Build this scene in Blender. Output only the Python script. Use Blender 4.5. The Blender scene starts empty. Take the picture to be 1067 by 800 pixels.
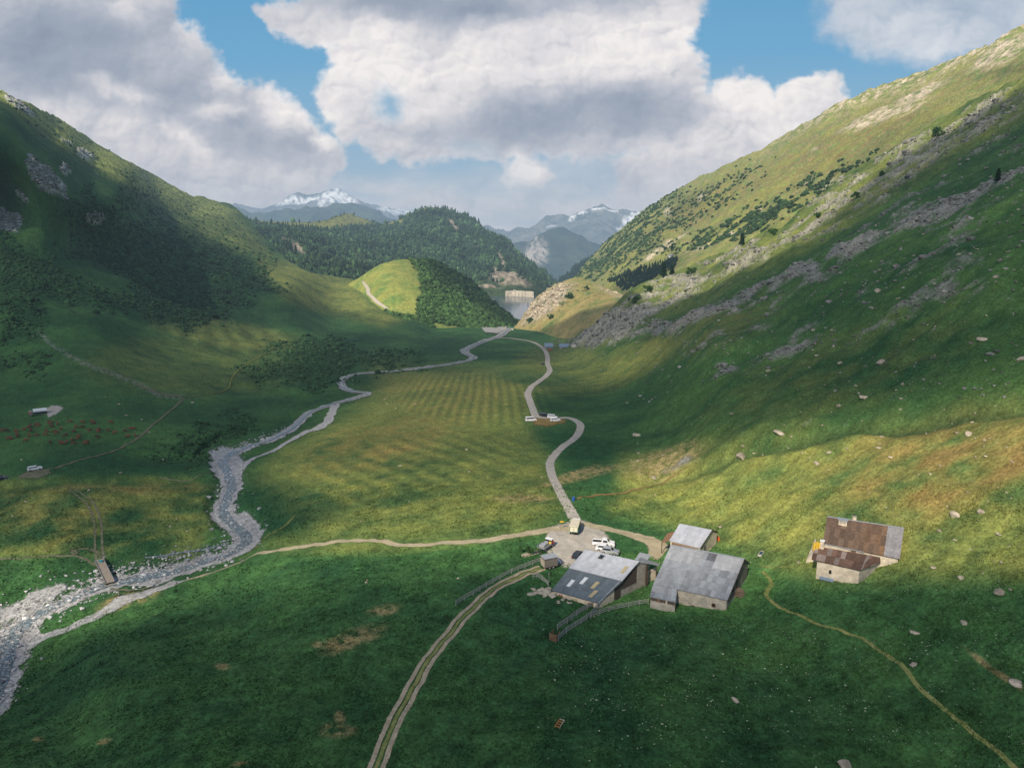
import bpy, math, random
import numpy as np
from mathutils import Vector, Matrix

random.seed(7)
rng = np.random.default_rng(11)
SC = bpy.context.scene
COL = SC.collection
H = 67.0                      # camera height above the farm yard
F = 740.0                     # focal length in pixels of a 1067 px wide frame
PITCH = math.radians(11.5)
CP, SP = math.cos(PITCH), math.sin(PITCH)
SUN_EL = math.radians(39)
SUN_H = Vector((-0.45, -0.893, 0)).normalized()       # horizontal direction towards the sun

# ------------------------------------------------------------------ survey helpers
def T_of_v(v):
    """drop below the camera per metre of forward distance for an image row"""
    return np.tan(PITCH + np.arctan((np.asarray(v, float) - 400.0) / F))

def ray_pos(u, v, d):
    u = np.asarray(u, float); v = np.asarray(v, float); d = np.asarray(d, float)
    yc = (400.0 - v) / F
    fy = CP + yc * SP
    fz = -SP + yc * CP
    s = d / fy
    return np.stack([(u - 533.5) / F * s, d + 0 * s, H + fz * s], -1)

def project(P):
    P = np.asarray(P, float)
    x, y, z = P[..., 0], P[..., 1], P[..., 2] - H
    depth = y * CP - z * SP
    up = y * SP + z * CP
    return 533.5 + F * x / depth, 400.0 - F * up / depth

# ------------------------------------------------------------------ noise
def _hash(ix, iy, seed):
    h = (ix * 374761393 + iy * 668265263 + seed * 974634777) & 0xFFFFFFFF
    h = ((h ^ (h >> 13)) * 1274126177) & 0xFFFFFFFF
    h = ((h ^ (h >> 16)) * 2246822519) & 0xFFFFFFFF
    return h ^ (h >> 15)

def perlin(x, y, seed=0):
    x = np.asarray(x, float); y = np.asarray(y, float)
    x0 = np.floor(x); y0 = np.floor(y)
    ix = x0.astype(np.int64); iy = y0.astype(np.int64)
    fx = x - x0; fy = y - y0
    def g(dx, dy):
        a = (_hash(ix + dx, iy + dy, seed) & 0xFFFF) * (2 * math.pi / 65536.0)
        return np.cos(a) * (fx - dx) + np.sin(a) * (fy - dy)
    wx = fx * fx * fx * (fx * (fx * 6 - 15) + 10)
    wy = fy * fy * fy * (fy * (fy * 6 - 15) + 10)
    a = g(0, 0); b = g(1, 0); c = g(0, 1); d = g(1, 1)
    return (a + (b - a) * wx + (c - a) * wy + (a - b - c + d) * wx * wy) * 1.5

def fbm(x, y, octaves=4, seed=0, gain=0.5, lac=2.03):
    s = 0; a = 1; n = 0
    for k in range(octaves):
        s = s + a * perlin(x, y, seed + k * 17)
        n += a; a *= gain; x = x * lac + 3.1; y = y * lac + 1.7
    return s / n

def ridged(x, y, octaves=4, seed=0):
    s = 0; a = 1; n = 0
    for k in range(octaves):
        s = s + a * (1 - 2 * np.abs(perlin(x, y, seed + k * 13)))
        n += a; a *= 0.5; x = x * 2.1 + 5.3; y = y * 2.1 + 9.1
    return s / n

def sstep(a, b, x):
    t = np.clip((x - a) / (b - a), 0, 1)
    return t * t * (3 - 2 * t)

def lerp(a, b, t):
    return a + (b - a) * t

def ell(u, v, cu, cv, ru, rv, ang=0.0, soft=0.35):
    """soft ellipse: 1 inside, 0 outside"""
    c, s = math.cos(math.radians(ang)), math.sin(math.radians(ang))
    x = ((u - cu) * c + (v - cv) * s) / ru
    y = (-(u - cu) * s + (v - cv) * c) / rv
    r = np.sqrt(x * x + y * y)
    return 1 - sstep(1 - soft, 1 + soft, r)

def poly_sd(u, v, pts):
    """signed distance to a polygon, negative inside"""
    u = np.asarray(u, float); v = np.asarray(v, float)
    d = np.full(u.shape, 1e18); inside = np.zeros(u.shape, bool)
    n = len(pts)
    for i in range(n):
        x0, y0 = pts[i]; x1, y1 = pts[(i + 1) % n]
        ex, ey = x1 - x0, y1 - y0
        wx, wy = u - x0, v - y0
        t = np.clip((wx * ex + wy * ey) / (ex * ex + ey * ey + 1e-12), 0, 1)
        d = np.minimum(d, (wx - ex * t) ** 2 + (wy - ey * t) ** 2)
        if y0 != y1:
            c = ((y0 <= v) != (y1 <= v)) & (u < ex * (v - y0) / ey + x0)
            inside ^= c
    d = np.sqrt(d)
    return np.where(inside, -d, d)

def poly(u, v, pts, soft=10):
    return 1 - sstep(-soft, soft, poly_sd(u, v, pts))

def line_d(u, v, pts):
    d = np.full(np.shape(u), 1e18)
    for i in range(len(pts) - 1):
        x0, y0 = pts[i]; x1, y1 = pts[i + 1]
        ex, ey = x1 - x0, y1 - y0
        wx, wy = u - x0, v - y0
        t = np.clip((wx * ex + wy * ey) / (ex * ex + ey * ey + 1e-12), 0, 1)
        d = np.minimum(d, (wx - ex * t) ** 2 + (wy - ey * t) ** 2)
    return np.sqrt(d)

class TPS:
    def __init__(self, pts):
        p = np.array(pts, float)
        self.X = p[:, :2] / 500.0; y = np.log(p[:, 2])
        n = len(p)
        K = self._k(self.X[:, None, :] - self.X[None, :, :]) + 2e-4 * np.eye(n)
        P = np.hstack([np.ones((n, 1)), self.X])
        A = np.zeros((n + 3, n + 3)); A[:n, :n] = K; A[:n, n:] = P; A[n:, :n] = P.T
        self.w = np.linalg.solve(A, np.concatenate([y, np.zeros(3)]))
    @staticmethod
    def _k(D):
        r2 = (D ** 2).sum(-1)
        return np.where(r2 > 0, 0.5 * r2 * np.log(r2 + 1e-20), 0)
    def __call__(self, u, v):
        sh = np.shape(u); u = np.ravel(u) / 500.0; v = np.ravel(v) / 500.0
        out = np.empty(len(u)); n = len(self.X)
        for i in range(0, len(u), 60000):
            q = np.stack([u[i:i + 60000], v[i:i + 60000]], -1)
            r2 = (q[:, None, 0] - self.X[None, :, 0]) ** 2 + (q[:, None, 1] - self.X[None, :, 1]) ** 2
            k = 0.5 * r2 * np.log(r2 + 1e-20)
            out[i:i + 60000] = k @ self.w[:n] + self.w[n] + q @ self.w[n + 1:]
        return np.exp(out).reshape(sh)

# ------------------------------------------------------------------ mesh helpers
def tag(o, label=None, cat=None, group=None, kind=None):
    if label: o['label'] = label
    if cat: o['category'] = cat
    if group: o['group'] = group
    if kind: o['kind'] = kind
    return o

def mesh_np(name, verts, faces_flat, counts, mat, smooth=False, cols=None, parent=None, attrs=None, obname=None):
    """verts Nx3, faces_flat indices, counts loops per face"""
    me = bpy.data.meshes.new(name)
    me.vertices.add(len(verts)); me.vertices.foreach_set('co', np.ascontiguousarray(verts, np.float32).ravel())
    me.loops.add(len(faces_flat)); me.loops.foreach_set('vertex_index', np.ascontiguousarray(faces_flat, np.int32))
    counts = np.asarray(counts, np.int32)
    starts = np.concatenate([[0], np.cumsum(counts)[:-1]]).astype(np.int32)
    me.polygons.add(len(counts)); me.polygons.foreach_set('loop_start', starts)
    me.polygons.foreach_set('use_smooth', np.full(len(counts), smooth, bool))
    me.update(calc_edges=True)
    if cols is not None:
        a = me.color_attributes.new('Col', 'FLOAT_COLOR', 'POINT')
        c = np.ones((len(verts), 4), np.float32); c[:, :3] = cols
        a.data.foreach_set('color', c.ravel())
    for k, arr in (attrs or {}).items():
        a = me.attributes.new(k, 'FLOAT', 'POINT'); a.data.foreach_set('value', np.ascontiguousarray(arr, np.float32))
    if mat: me.materials.append(mat)
    o = bpy.data.objects.new(name, me); COL.objects.link(o)
    if parent: o.parent = parent
    return o

def grid_faces(nu, nv):
    i = np.arange(nu - 1)[:, None] * nv + np.arange(nv - 1)[None, :]
    return np.stack([i, i + 1, i + nv + 1, i + nv], -1).reshape(-1)

class MB:
    """collects simple solids and links them as one mesh"""
    def __init__(s): s.v = []; s.f = []
    def add(s, vs, fs):
        b = len(s.v); s.v += [tuple(p) for p in vs]; s.f += [tuple(i + b for i in f) for f in fs]; return s
    def box(s, x0, x1, y0, y1, z0, z1, M=None):
        vs = [Vector(p) for p in ((x0, y0, z0), (x1, y0, z0), (x1, y1, z0), (x0, y1, z0), (x0, y0, z1), (x1, y0, z1), (x1, y1, z1), (x0, y1, z1))]
        if M: vs = [M @ p for p in vs]
        return s.add(vs, [(0, 3, 2, 1), (4, 5, 6, 7), (0, 1, 5, 4), (1, 2, 6, 5), (2, 3, 7, 6), (3, 0, 4, 7)])
    def bar(s, a, b, w, h):
        a = Vector(a); b = Vector(b); d = (b - a)
        q = d.to_track_quat('X', 'Z').to_matrix().to_4x4()
        return s.box(0, d.length, -w / 2, w / 2, -h / 2, h / 2, Matrix.Translation(a) @ q)
    def cyl(s, a, b, r0, r1=None, n=10):
        r1 = r0 if r1 is None else r1
        a = Vector(a); b = Vector(b); q = (b - a).to_track_quat('Z', 'Y')
        vs = []
        for p, r in ((a, r0), (b, r1)):
            for k in range(n):
                t = 2 * math.pi * k / n
                vs.append(p + q @ Vector((r * math.cos(t), r * math.sin(t), 0)))
        fs = [(k, (k + 1) % n, n + (k + 1) % n, n + k) for k in range(n)] + [tuple(range(n - 1, -1, -1)), tuple(range(n, 2 * n))]
        return s.add(vs, fs)
    def prism(s, pts, a, b, axis='x'):
        """polygon (p,q) extruded from a to b along x or y"""
        n = len(pts)
        if axis == 'x': vs = [(a, p, q) for p, q in pts] + [(b, p, q) for p, q in pts]
        elif axis == 'y': vs = [(p, a, q) for p, q in pts] + [(p, b, q) for p, q in pts]
        else: vs = [(p, q, a) for p, q in pts] + [(p, q, b) for p, q in pts]
        return s.add(vs, [tuple(range(n)), tuple(range(2 * n - 1, n - 1, -1))] + [(k, k + n, (k + 1) % n + n, (k + 1) % n) for k in range(n)])
    def slab(s, c, t):
        """quad corners c (4 points) thickened downwards by t"""
        c = [Vector(p) for p in c]; n = (c[1] - c[0]).cross(c[3] - c[0]).normalized()
        if n.z < 0: n = -n
        b = [p - n * t for p in c]
        return s.add(c + b, [(0, 1, 2, 3), (7, 6, 5, 4), (0, 4, 5, 1), (1, 5, 6, 2), (2, 6, 7, 3), (3, 7, 4, 0)])
    def build(s, name, mat, parent=None, smooth=False, bevel=0.0):
        me = bpy.data.meshes.new(name); me.from_pydata(s.v, [], s.f); me.update()
        import bmesh
        bm = bmesh.new(); bm.from_mesh(me); bmesh.ops.recalc_face_normals(bm, faces=bm.faces)
        if bevel: bmesh.ops.bevel(bm, geom=list(bm.edges), offset=bevel, segments=1, affect='EDGES', clamp_overlap=True)
        bm.to_mesh(me); bm.free()
        if smooth: me.polygons.foreach_set('use_smooth', [True] * len(me.polygons))
        if mat: me.materials.append(mat)
        o = bpy.data.objects.new(name, me); COL.objects.link(o)
        if parent: o.parent = parent
        return o

def empty(name, loc, rz=0.0, label=None, cat=None, group=None):
    o = bpy.data.objects.new(name, None); COL.objects.link(o)
    o.empty_display_size = 0.3
    o.location = loc; o.rotation_euler = (0, 0, rz)
    return tag(o, label, cat, group)

def copy_tree(root, loc, rot, label=None, group=None, scale=None):
    r = root.copy(); COL.objects.link(r); r.location = loc; r.rotation_euler = rot
    if scale is not None: r.scale = scale if hasattr(scale, '__len__') else (scale,) * 3
    if label: r['label'] = label
    if group: r['group'] = group
    for ch in list(root.children):
        c = ch.copy(); COL.objects.link(c); c.parent = r
        for g in list(ch.children):
            d = g.copy(); COL.objects.link(d); d.parent = c
    return r

# ------------------------------------------------------------------ materials
def s2l(c):
    c = np.asarray(c, float) / 255.0
    return np.where(c <= 0.04045, c / 12.92, ((c + 0.055) / 1.055) ** 2.4)

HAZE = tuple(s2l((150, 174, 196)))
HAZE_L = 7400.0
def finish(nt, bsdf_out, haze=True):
    """surface -> aerial haze painted on as a glow, stronger away from the origin -> output"""
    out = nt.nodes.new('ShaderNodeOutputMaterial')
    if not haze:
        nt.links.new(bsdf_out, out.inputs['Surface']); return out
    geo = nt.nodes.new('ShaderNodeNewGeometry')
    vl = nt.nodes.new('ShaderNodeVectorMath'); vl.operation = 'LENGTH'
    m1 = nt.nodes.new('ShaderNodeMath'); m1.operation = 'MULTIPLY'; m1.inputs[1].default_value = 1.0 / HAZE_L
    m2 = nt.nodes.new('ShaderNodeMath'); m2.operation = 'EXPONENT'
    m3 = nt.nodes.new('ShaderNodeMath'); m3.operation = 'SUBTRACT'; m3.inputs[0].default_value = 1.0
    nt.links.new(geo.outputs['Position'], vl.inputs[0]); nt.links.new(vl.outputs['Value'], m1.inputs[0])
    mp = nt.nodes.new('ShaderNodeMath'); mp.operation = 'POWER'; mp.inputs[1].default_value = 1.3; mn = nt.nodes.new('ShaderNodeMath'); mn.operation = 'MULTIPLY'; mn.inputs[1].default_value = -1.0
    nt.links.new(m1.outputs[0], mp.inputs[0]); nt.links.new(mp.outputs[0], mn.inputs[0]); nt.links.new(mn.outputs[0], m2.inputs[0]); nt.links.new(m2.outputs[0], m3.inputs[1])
    em = nt.nodes.new('ShaderNodeEmission'); em.inputs[0].default_value = (*HAZE, 1); em.inputs[1].default_value = 1.0  # haze colour glows from the surface itself, no air volume
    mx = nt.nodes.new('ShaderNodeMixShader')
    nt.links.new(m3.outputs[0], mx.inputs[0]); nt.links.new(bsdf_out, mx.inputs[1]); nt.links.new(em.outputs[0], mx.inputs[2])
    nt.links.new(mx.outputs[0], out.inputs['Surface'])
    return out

def newmat(name):
    m = bpy.data.materials.new(name); m.use_nodes = True; m.node_tree.nodes.clear(); return m, m.node_tree

def N(nt, typ, **kw):
    n = nt.nodes.new(typ)
    for k, v in kw.items():
        if k in n.inputs: n.inputs[k].default_value = v
        else: setattr(n, k, v)
    return n

def noise_mul(nt, col_out, scale, lo, hi, coords=None, detail=3.0):
    """multiply a colour by noise between lo and hi"""
    co = coords or N(nt, 'ShaderNodeNewGeometry').outputs['Position']
    nz = N(nt, 'ShaderNodeTexNoise', Scale=scale, Detail=detail, Roughness=0.6)
    nt.links.new(co, nz.inputs['Vector'])
    mr = N(nt, 'ShaderNodeMapRange'); mr.inputs[1].default_value = 0.3; mr.inputs[2].default_value = 0.7
    mr.inputs[3].default_value = lo; mr.inputs[4].default_value = hi
    nt.links.new(nz.outputs[0], mr.inputs[0])
    vm = N(nt, 'ShaderNodeVectorMath', operation='SCALE')
    nt.links.new(col_out, vm.inputs[0]); nt.links.new(mr.outputs[0], vm.inputs['Scale'])
    return vm.outputs[0]

def terrain_mat(name, fine=3.0, mid=0.35, bump=0.35, vcol='Col', rough=0.95, lo=0.72, hi=1.28):
    m, nt = newmat(name)
    at = N(nt, 'ShaderNodeVertexColor', layer_name=vcol)
    c = noise_mul(nt, at.outputs['Color'], fine, lo, hi)
    c = noise_mul(nt, c, mid, 0.82, 1.18, detail=5.0)
    b = N(nt, 'ShaderNodeBsdfPrincipled', Roughness=rough); b.inputs['Specular IOR Level'].default_value = 0.12
    nt.links.new(c, b.inputs['Base Color'])
    nz = N(nt, 'ShaderNodeTexNoise', Scale=fine * 0.6, Detail=4.0); geo = N(nt, 'ShaderNodeNewGeometry')
    nt.links.new(geo.outputs['Position'], nz.inputs['Vector'])
    bp = N(nt, 'ShaderNodeBump', Strength=bump, Distance=1.0 / fine)
    nt.links.new(nz.outputs[0], bp.inputs['Height']); nt.links.new(bp.outputs[0], b.inputs['Normal'])
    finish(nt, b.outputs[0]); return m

def simple_mat(name, rgb, rough=0.8, metal=0.0, var=0.15, scale=2.0, bump=0.0, spec=0.3, obj=True):
    m, nt = newmat(name)
    c0 = N(nt, 'ShaderNodeRGB'); c0.outputs[0].default_value = (*rgb, 1)
    co = N(nt, 'ShaderNodeTexCoord').outputs['Object'] if obj else None
    c = noise_mul(nt, c0.outputs[0], scale, 1 - var, 1 + var, co)
    b = N(nt, 'ShaderNodeBsdfPrincipled', Roughness=rough, Metallic=metal); b.inputs['Specular IOR Level'].default_value = spec
    nt.links.new(c, b.inputs['Base Color'])
    if bump:
        nz = N(nt, 'ShaderNodeTexNoise', Scale=scale * 4, Detail=3.0)
        if co: nt.links.new(co, nz.inputs['Vector'])
        bp = N(nt, 'ShaderNodeBump', Strength=bump, Distance=0.1)
        nt.links.new(nz.outputs[0], bp.inputs['Height']); nt.links.new(bp.outputs[0], b.inputs['Normal'])
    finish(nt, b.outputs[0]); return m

def ribbon_mat(name, rgb, rgb2, scale=1.2, cut=0.25, spots=3.0, rough=0.95):
    """path or gravel surface whose ragged edge lets the turf show"""
    m, nt = newmat(name)
    geo = N(nt, 'ShaderNodeNewGeometry')
    nz = N(nt, 'ShaderNodeTexNoise', Scale=scale, Detail=5.0, Roughness=0.65); nt.links.new(geo.outputs['Position'], nz.inputs['Vector'])
    rp = N(nt, 'ShaderNodeMapRange'); rp.inputs[1].default_value = 0.35; rp.inputs[2].default_value = 0.65
    nt.links.new(nz.outputs[0], rp.inputs[0])
    mx = N(nt, 'ShaderNodeMix', data_type='RGBA'); mx.inputs[6].default_value = (*rgb, 1); mx.inputs[7].default_value = (*rgb2, 1)
    nt.links.new(rp.outputs[0], mx.inputs[0])
    c = noise_mul(nt, mx.outputs[2], spots * 2, 0.8, 1.2)
    b = N(nt, 'ShaderNodeBsdfPrincipled', Roughness=rough); b.inputs['Specular IOR Level'].default_value = 0.1
    nt.links.new(c, b.inputs['Base Color'])
    tr = N(nt, 'ShaderNodeBsdfTransparent')
    at = N(nt, 'ShaderNodeAttribute', attribute_name='cover')
    n2 = N(nt, 'ShaderNodeTexNoise', Scale=spots, Detail=4.0, Roughness=0.7); nt.links.new(geo.outputs['Position'], n2.inputs['Vector'])
    ad = N(nt, 'ShaderNodeMath', operation='ADD'); nt.links.new(at.outputs['Fac'], ad.inputs[0]); nt.links.new(n2.outputs[0], ad.inputs[1])
    mr = N(nt, 'ShaderNodeMapRange', interpolation_type='SMOOTHSTEP'); mr.inputs[1].default_value = 0.5 + cut; mr.inputs[2].default_value = 0.85 + cut
    nt.links.new(ad.outputs[0], mr.inputs[0])
    ms = N(nt, 'ShaderNodeMixShader'); nt.links.new(mr.outputs[0], ms.inputs[0]); nt.links.new(tr.outputs[0], ms.inputs[1]); nt.links.new(b.outputs[0], ms.inputs[2])
    out = N(nt, 'ShaderNodeOutputMaterial'); nt.links.new(ms.outputs[0], out.inputs['Surface'])
    return m
# ------------------------------------------------------------------ terrain sheets
def interp_poly(pts):
    xs = [p[0] for p in pts]; ys = [p[1] for p in pts]
    return lambda u: np.interp(u, xs, ys)

class Sheet:
    """one piece of relief: rows from its crest down to its foot, plus a far side that falls away behind the crest"""
    def __init__(s, us, top, bot, ts, ctrl, disp=None, smooth_top=3.0):
        s.us = np.asarray(us, float); s.ts = np.asarray(ts, float)
        s.tops = top(s.us)
        if smooth_top:
            k = np.exp(-0.5 * (np.arange(-12, 13) / smooth_top) ** 2); k /= k.sum()
            uu = np.arange(s.us[0] - 40, s.us[-1] + 40, 1.0)
            sm = np.convolve(np.pad(top(uu), 12, mode='edge'), k, mode='valid')
            s.tops = np.interp(s.us, uu, sm)
        s.bots = bot(s.us)
        U = np.repeat(s.us[:, None], len(s.ts), 1)
        V = s.tops[:, None] + (s.bots - s.tops)[:, None] * s.ts[None, :]
        s.U, s.V = U, V
        D = TPS(ctrl)(U, V)
        s.P = ray_pos(U, V, D)
        s.D = D
        if disp is not None: s.P[..., 2] += disp(s.P[..., 0], s.P[..., 1], U, V, D)
    def point(s, u, v):
        u = np.asarray(u, float); v = np.asarray(v, float)
        fi = np.interp(u, s.us, np.arange(len(s.us)))
        tp = np.interp(u, s.us, s.tops); bt = np.interp(u, s.us, s.bots)
        t = (v - tp) / (bt - tp)
        fj = np.interp(np.clip(t, 0, 1), s.ts, np.arange(len(s.ts)))
        i = np.clip(fi.astype(int), 0, len(s.us) - 2); j = np.clip(fj.astype(int), 0, len(s.ts) - 2)
        a = (fi - i)[..., None]; b = (fj - j)[..., None]
        P = s.P
        return (P[i, j] * (1 - a) + P[i + 1, j] * a) * (1 - b) + (P[i, j + 1] * (1 - a) + P[i + 1, j + 1] * a) * b
    def build(s, name, mat, colfn, kind='structure', back=(6, 14, 30, 60, 110, 180), fall=0.5, label=None, cat=None):
        P = s.P
        C = colfn(P[..., 0], P[..., 1], s.U, s.V, s.D)
        top = P[:, 0]; d = top[:, :2] / np.linalg.norm(top[:, :2], axis=1)[:, None]
        rows = []
        for q in back:
            r = top.copy(); r[:, :2] += d * q; r[:, 2] -= fall * q * (q / (q + 8.0)); rows.append(r)
        B = np.stack(rows[::-1], 1)
        PP = np.concatenate([B, P], 1); CC = np.concatenate([np.repeat(C[:, :1], len(rows), 1), C], 1)
        nu, nv = PP.shape[:2]
        ff = grid_faces(nu, nv)
        o = mesh_np(name, PP.reshape(-1, 3), ff, np.full(len(ff) // 4, 4), mat, True, CC.reshape(-1, 3))
        return tag(o, label, cat, None, kind)

# ---- the valley floor with both flanks
def f_floor(d): return np.interp(d, [60, 130, 300, 400, 575, 740, 1000], [2, 0, -9, -15, -30, -45, -58])
def d_right(u, v):
    a = (u - 533.5) / F; T = float(T_of_v(v)); lo, hi = 20.0, 900.0
    for _ in range(50):
        m = 0.5 * (lo + hi)
        if (H - T * m) > f_floor(m) + 0.6 * max(0.0, a * m - 40): lo = m
        else: hi = m
    return lo

CREST = [(600, 354), (610, 348), (625, 336), (640, 320), (652, 307), (664, 300), (694, 289), (727, 275), (760, 262), (790, 250), (815, 240), (850, 209), (885, 183), (946, 148), (1012, 109), (1067, 82), (1400, -110)]
G_TOP = [(-420, -92), (0, 95), (60, 123), (100, 149), (150, 177), (200, 204), (240, 212), (258, 228), (280, 252), (300, 272), (322, 284), (374, 292), (384, 312), (400, 324), (415, 332), (440, 336), (480, 339), (520, 339), (540, 343), (560, 345), (580, 352)] + CREST
gc = [(533, 1100, 45), (533, 900, 64), (533, 800, 79), (600, 700, 101), (600, 600, 134), (599, 546, 160), (590, 500, 198), (569, 436, 299), (555, 400, 403),
      (560, 375, 576), (571, 362, 742), (540, 344, 985), (580, 352, 830), (500, 342, 960), (440, 337, 932), (400, 326, 930), (384, 313, 1000),
      (-20, 1100, 55), (0, 900, 73), (0, 800, 90), (0, 700, 134), (60, 610, 168), (105, 590, 177), (200, 600, 168), (200, 700, 109), (100, 760, 96), (60, 700, 127), (110, 700, 113),
      (300, 600, 147), (300, 560, 176), (250, 550, 198), (230, 490, 255), (240, 460, 296), (330, 430, 358), (375, 410, 414), (360, 390, 497), (440, 380, 558),
      (490, 365, 677), (510, 350, 858), (450, 450, 280), (450, 520, 188), (450, 400, 428), (540, 450, 269), (400, 600, 139), (400, 700, 103), (300, 800, 82),
      (36, 488, 239), (0, 560, 194), (100, 520, 217), (40, 430, 322), (150, 430, 330), (200, 400, 408), (100, 400, 368), (0, 370, 415), (0, 340, 433), (100, 350, 450),
      (150, 345, 527), (230, 340, 658), (280, 330, 783), (300, 300, 873), (262, 270, 1055), (340, 290, 1190), (374, 292, 1227), (350, 330, 915), (400, 360, 696), (450, 345, 905), (320, 370, 570),
      (0, 300, 490), (0, 200, 600), (0, 110, 730), (0, 92, 1150), (64, 156, 760), (60, 123, 1350), (131, 193, 870), (195, 238, 1060), (100, 250, 680), (100, 149, 1480), (150, 177, 1620), (200, 300, 760), (200, 204, 1740), (150, 250, 790), (245, 218, 1850), (25, 112, 900), (100, 166, 1080), (150, 195, 1230), (200, 225, 1400), (285, 256, 1480), (300, 273, 1250),
      (-420, -100, 900), (-420, 300, 330), (-420, 500, 190), (-420, 700, 115), (-420, 1100, 50), (-200, 0, 1000), (-200, 300, 430), (-200, 600, 165)]
for uu in (720, 800, 880, 970, 1067, 1220, 1400):
    cv = float(np.interp(uu, [p[0] for p in CREST], [p[1] for p in CREST]))
    vs = list(np.linspace(cv, 460, 4)) + [520, 600, 700, 820, 1100]
    for vv in vs: gc.append((uu, vv, d_right(uu, vv)))
gc += [(851, 604, 116.0), (880, 606, 114.2), (908, 606, 112.2), (652, 307, 640), (625, 336, 670), (605, 352, 700), (690, 330, 520), (660, 400, 372), (660, 360, 480), (640, 450, 270), (650, 520, 183)]

ROCKY = [(575, 362), (600, 345), (625, 330), (650, 305), (694, 285), (760, 258), (815, 238), (885, 180), (1067, 78), (1400, -110), (1400, -20), (1067, 130), (950, 196), (870, 246), (800, 284), (740, 312), (690, 334), (640, 358), (600, 366)]
def slope_w(U, V):
    """how much a spot belongs to a steep flank (1) rather than to the flat valley floor (0)"""
    r = sstep(600, 760, U + (460 - V) * 0.35) * sstep(640, 470, V)
    l = sstep(330, 200, U) * sstep(380, 320, V - (330 - U) * 0.0 + 0) 
    return np.clip(r + l, 0, 1)

SHRUB_POLYS = [
    [(0, 250), (40, 240), (60, 225), (90, 205), (130, 232), (190, 240), (240, 262), (285, 290), (290, 300), (255, 300), (260, 316), (215, 343), (150, 330), (90, 318), (40, 300), (0, 300)],
    [(0, 298), (30, 300), (50, 330), (30, 352), (0, 350)],
    [(0, 376), (30, 372), (50, 380), (45, 386), (0, 384)],
    [(285, 366), (320, 357), (340, 358), (400, 372), (410, 378), (370, 386), (350, 402), (325, 398), (270, 396), (250, 387), (290, 378)],
    [(190, 460), (225, 443), (270, 433), (272, 438), (235, 450), (218, 466), (210, 484), (196, 480), (185, 472)],
    [(150, 468), (195, 466), (200, 474), (170, 476)],
    [(0, 98), (60, 126), (130, 165), (200, 208), (250, 228), (290, 265), (270, 272), (200, 240), (160, 212), (90, 172), (60, 160), (30, 128)],
    [(395, 366), (410, 369), (440, 372), (438, 377), (400, 377)],
    [(140, 196), (200, 212), (250, 228), (292, 268), (280, 285), (235, 262), (190, 244), (150, 232), (120, 205)],
]
SHRUB_W = [.66, 0.5, 0.5, .95, .9, 0.7, 0.14, 0.6, .42]
def shrub_mask(U, V):
    m = np.zeros(np.shape(U))
    n = fbm(U / 26.0, V / 14.0, 4, 91) - .25 * np.abs(perlin(U / 7.0, V / 4.0, 92))
    for p, w in zip(SHRUB_POLYS, SHRUB_W):
        m = np.maximum(m, w * (1 - sstep(-5, 9, poly_sd(U, V, p) + 22 * n)))
    # clear meadow tongue on the left flank
    m *= 1 - 0.95 * np.maximum(ell(U, V, 95, 285, 45, 12, 22), ell(U, V, 30, 232, 60, 30, 30))
    return m

def rock_mask(U, V, X, Y):
    n = fbm(X / 22.0, Y / 22.0, 4, 31)
    base = poly(U, V, ROCKY, 14)
    k = base * 0.62
    k = np.maximum(k, .58 * ell(U, V, 905, 252, 95, 22, -28, .7))
    k = np.maximum(k, 0.9 * ell(U, V, 640, 340, 55, 18, -22, .5))
    k = np.maximum(k, 0.45 * ell(U, V, 800, 300, 50, 22, -20, .6))
    for L_, a_, s_ in (([(640, 350), (700, 345), (760, 322), (830, 292), (900, 256), (970, 232), (1067, 188)], .98, 13), ([(720, 372), (800, 345), (880, 318), (960, 300)], .66, 9), ([(860, 236), (940, 205), (1067, 140)], .6, 9)):
        k = np.maximum(k, a_ * np.exp(-(line_d(U, V, L_) / s_) ** 2) * (.75 + .5 * fbm(U / 40, V / 25, 2, 33)))
    k = np.maximum(k, 0.49 * poly(U, V, [(700, 340), (900, 220), (1067, 110), (1400, 0), (1400, 300), (1067, 330), (800, 400), (680, 420), (640, 380)], 30))
    k = np.maximum(k, 0.24 * poly(U, V, [(640, 430), (760, 440), (1067, 330), (1400, 300), (1400, 620), (1067, 560), (900, 520), (760, 500)], 30))
    # bare scars on the left flank
    for (cu, cv, ru, rv, a, w) in ((48, 188, 34, 12, 42, .9), (98, 228, 13, 9, 20, .9), (8, 232, 20, 13, 35, .9), (25, 208, 12, 4, 40, .7), (20, 112, 24, 4, 32, .9), (68, 178, 8, 6, 30, .7), (16, 160, 10, 6, 30, .5),
                                   (88, 162, 12, 6, 20, .8), (70, 150, 10, 4, 30, .7), (150, 185, 8, 4, 30, .5), (705, 483, 24, 8, -18, .8), (330, 262, 10, 4, 30, .5)):
        k = np.maximum(k, w * ell(U, V, cu, cv, ru, rv, a, .6))
    r = 0.5 + 0.5 * ridged(X / 9.0, Y / 9.0, 4, 77)
    return np.clip(sstep(0.60, 0.82, k * .95 + 0.50 * n + 0.42 * (r - 0.55)), 0, 1), k

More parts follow.
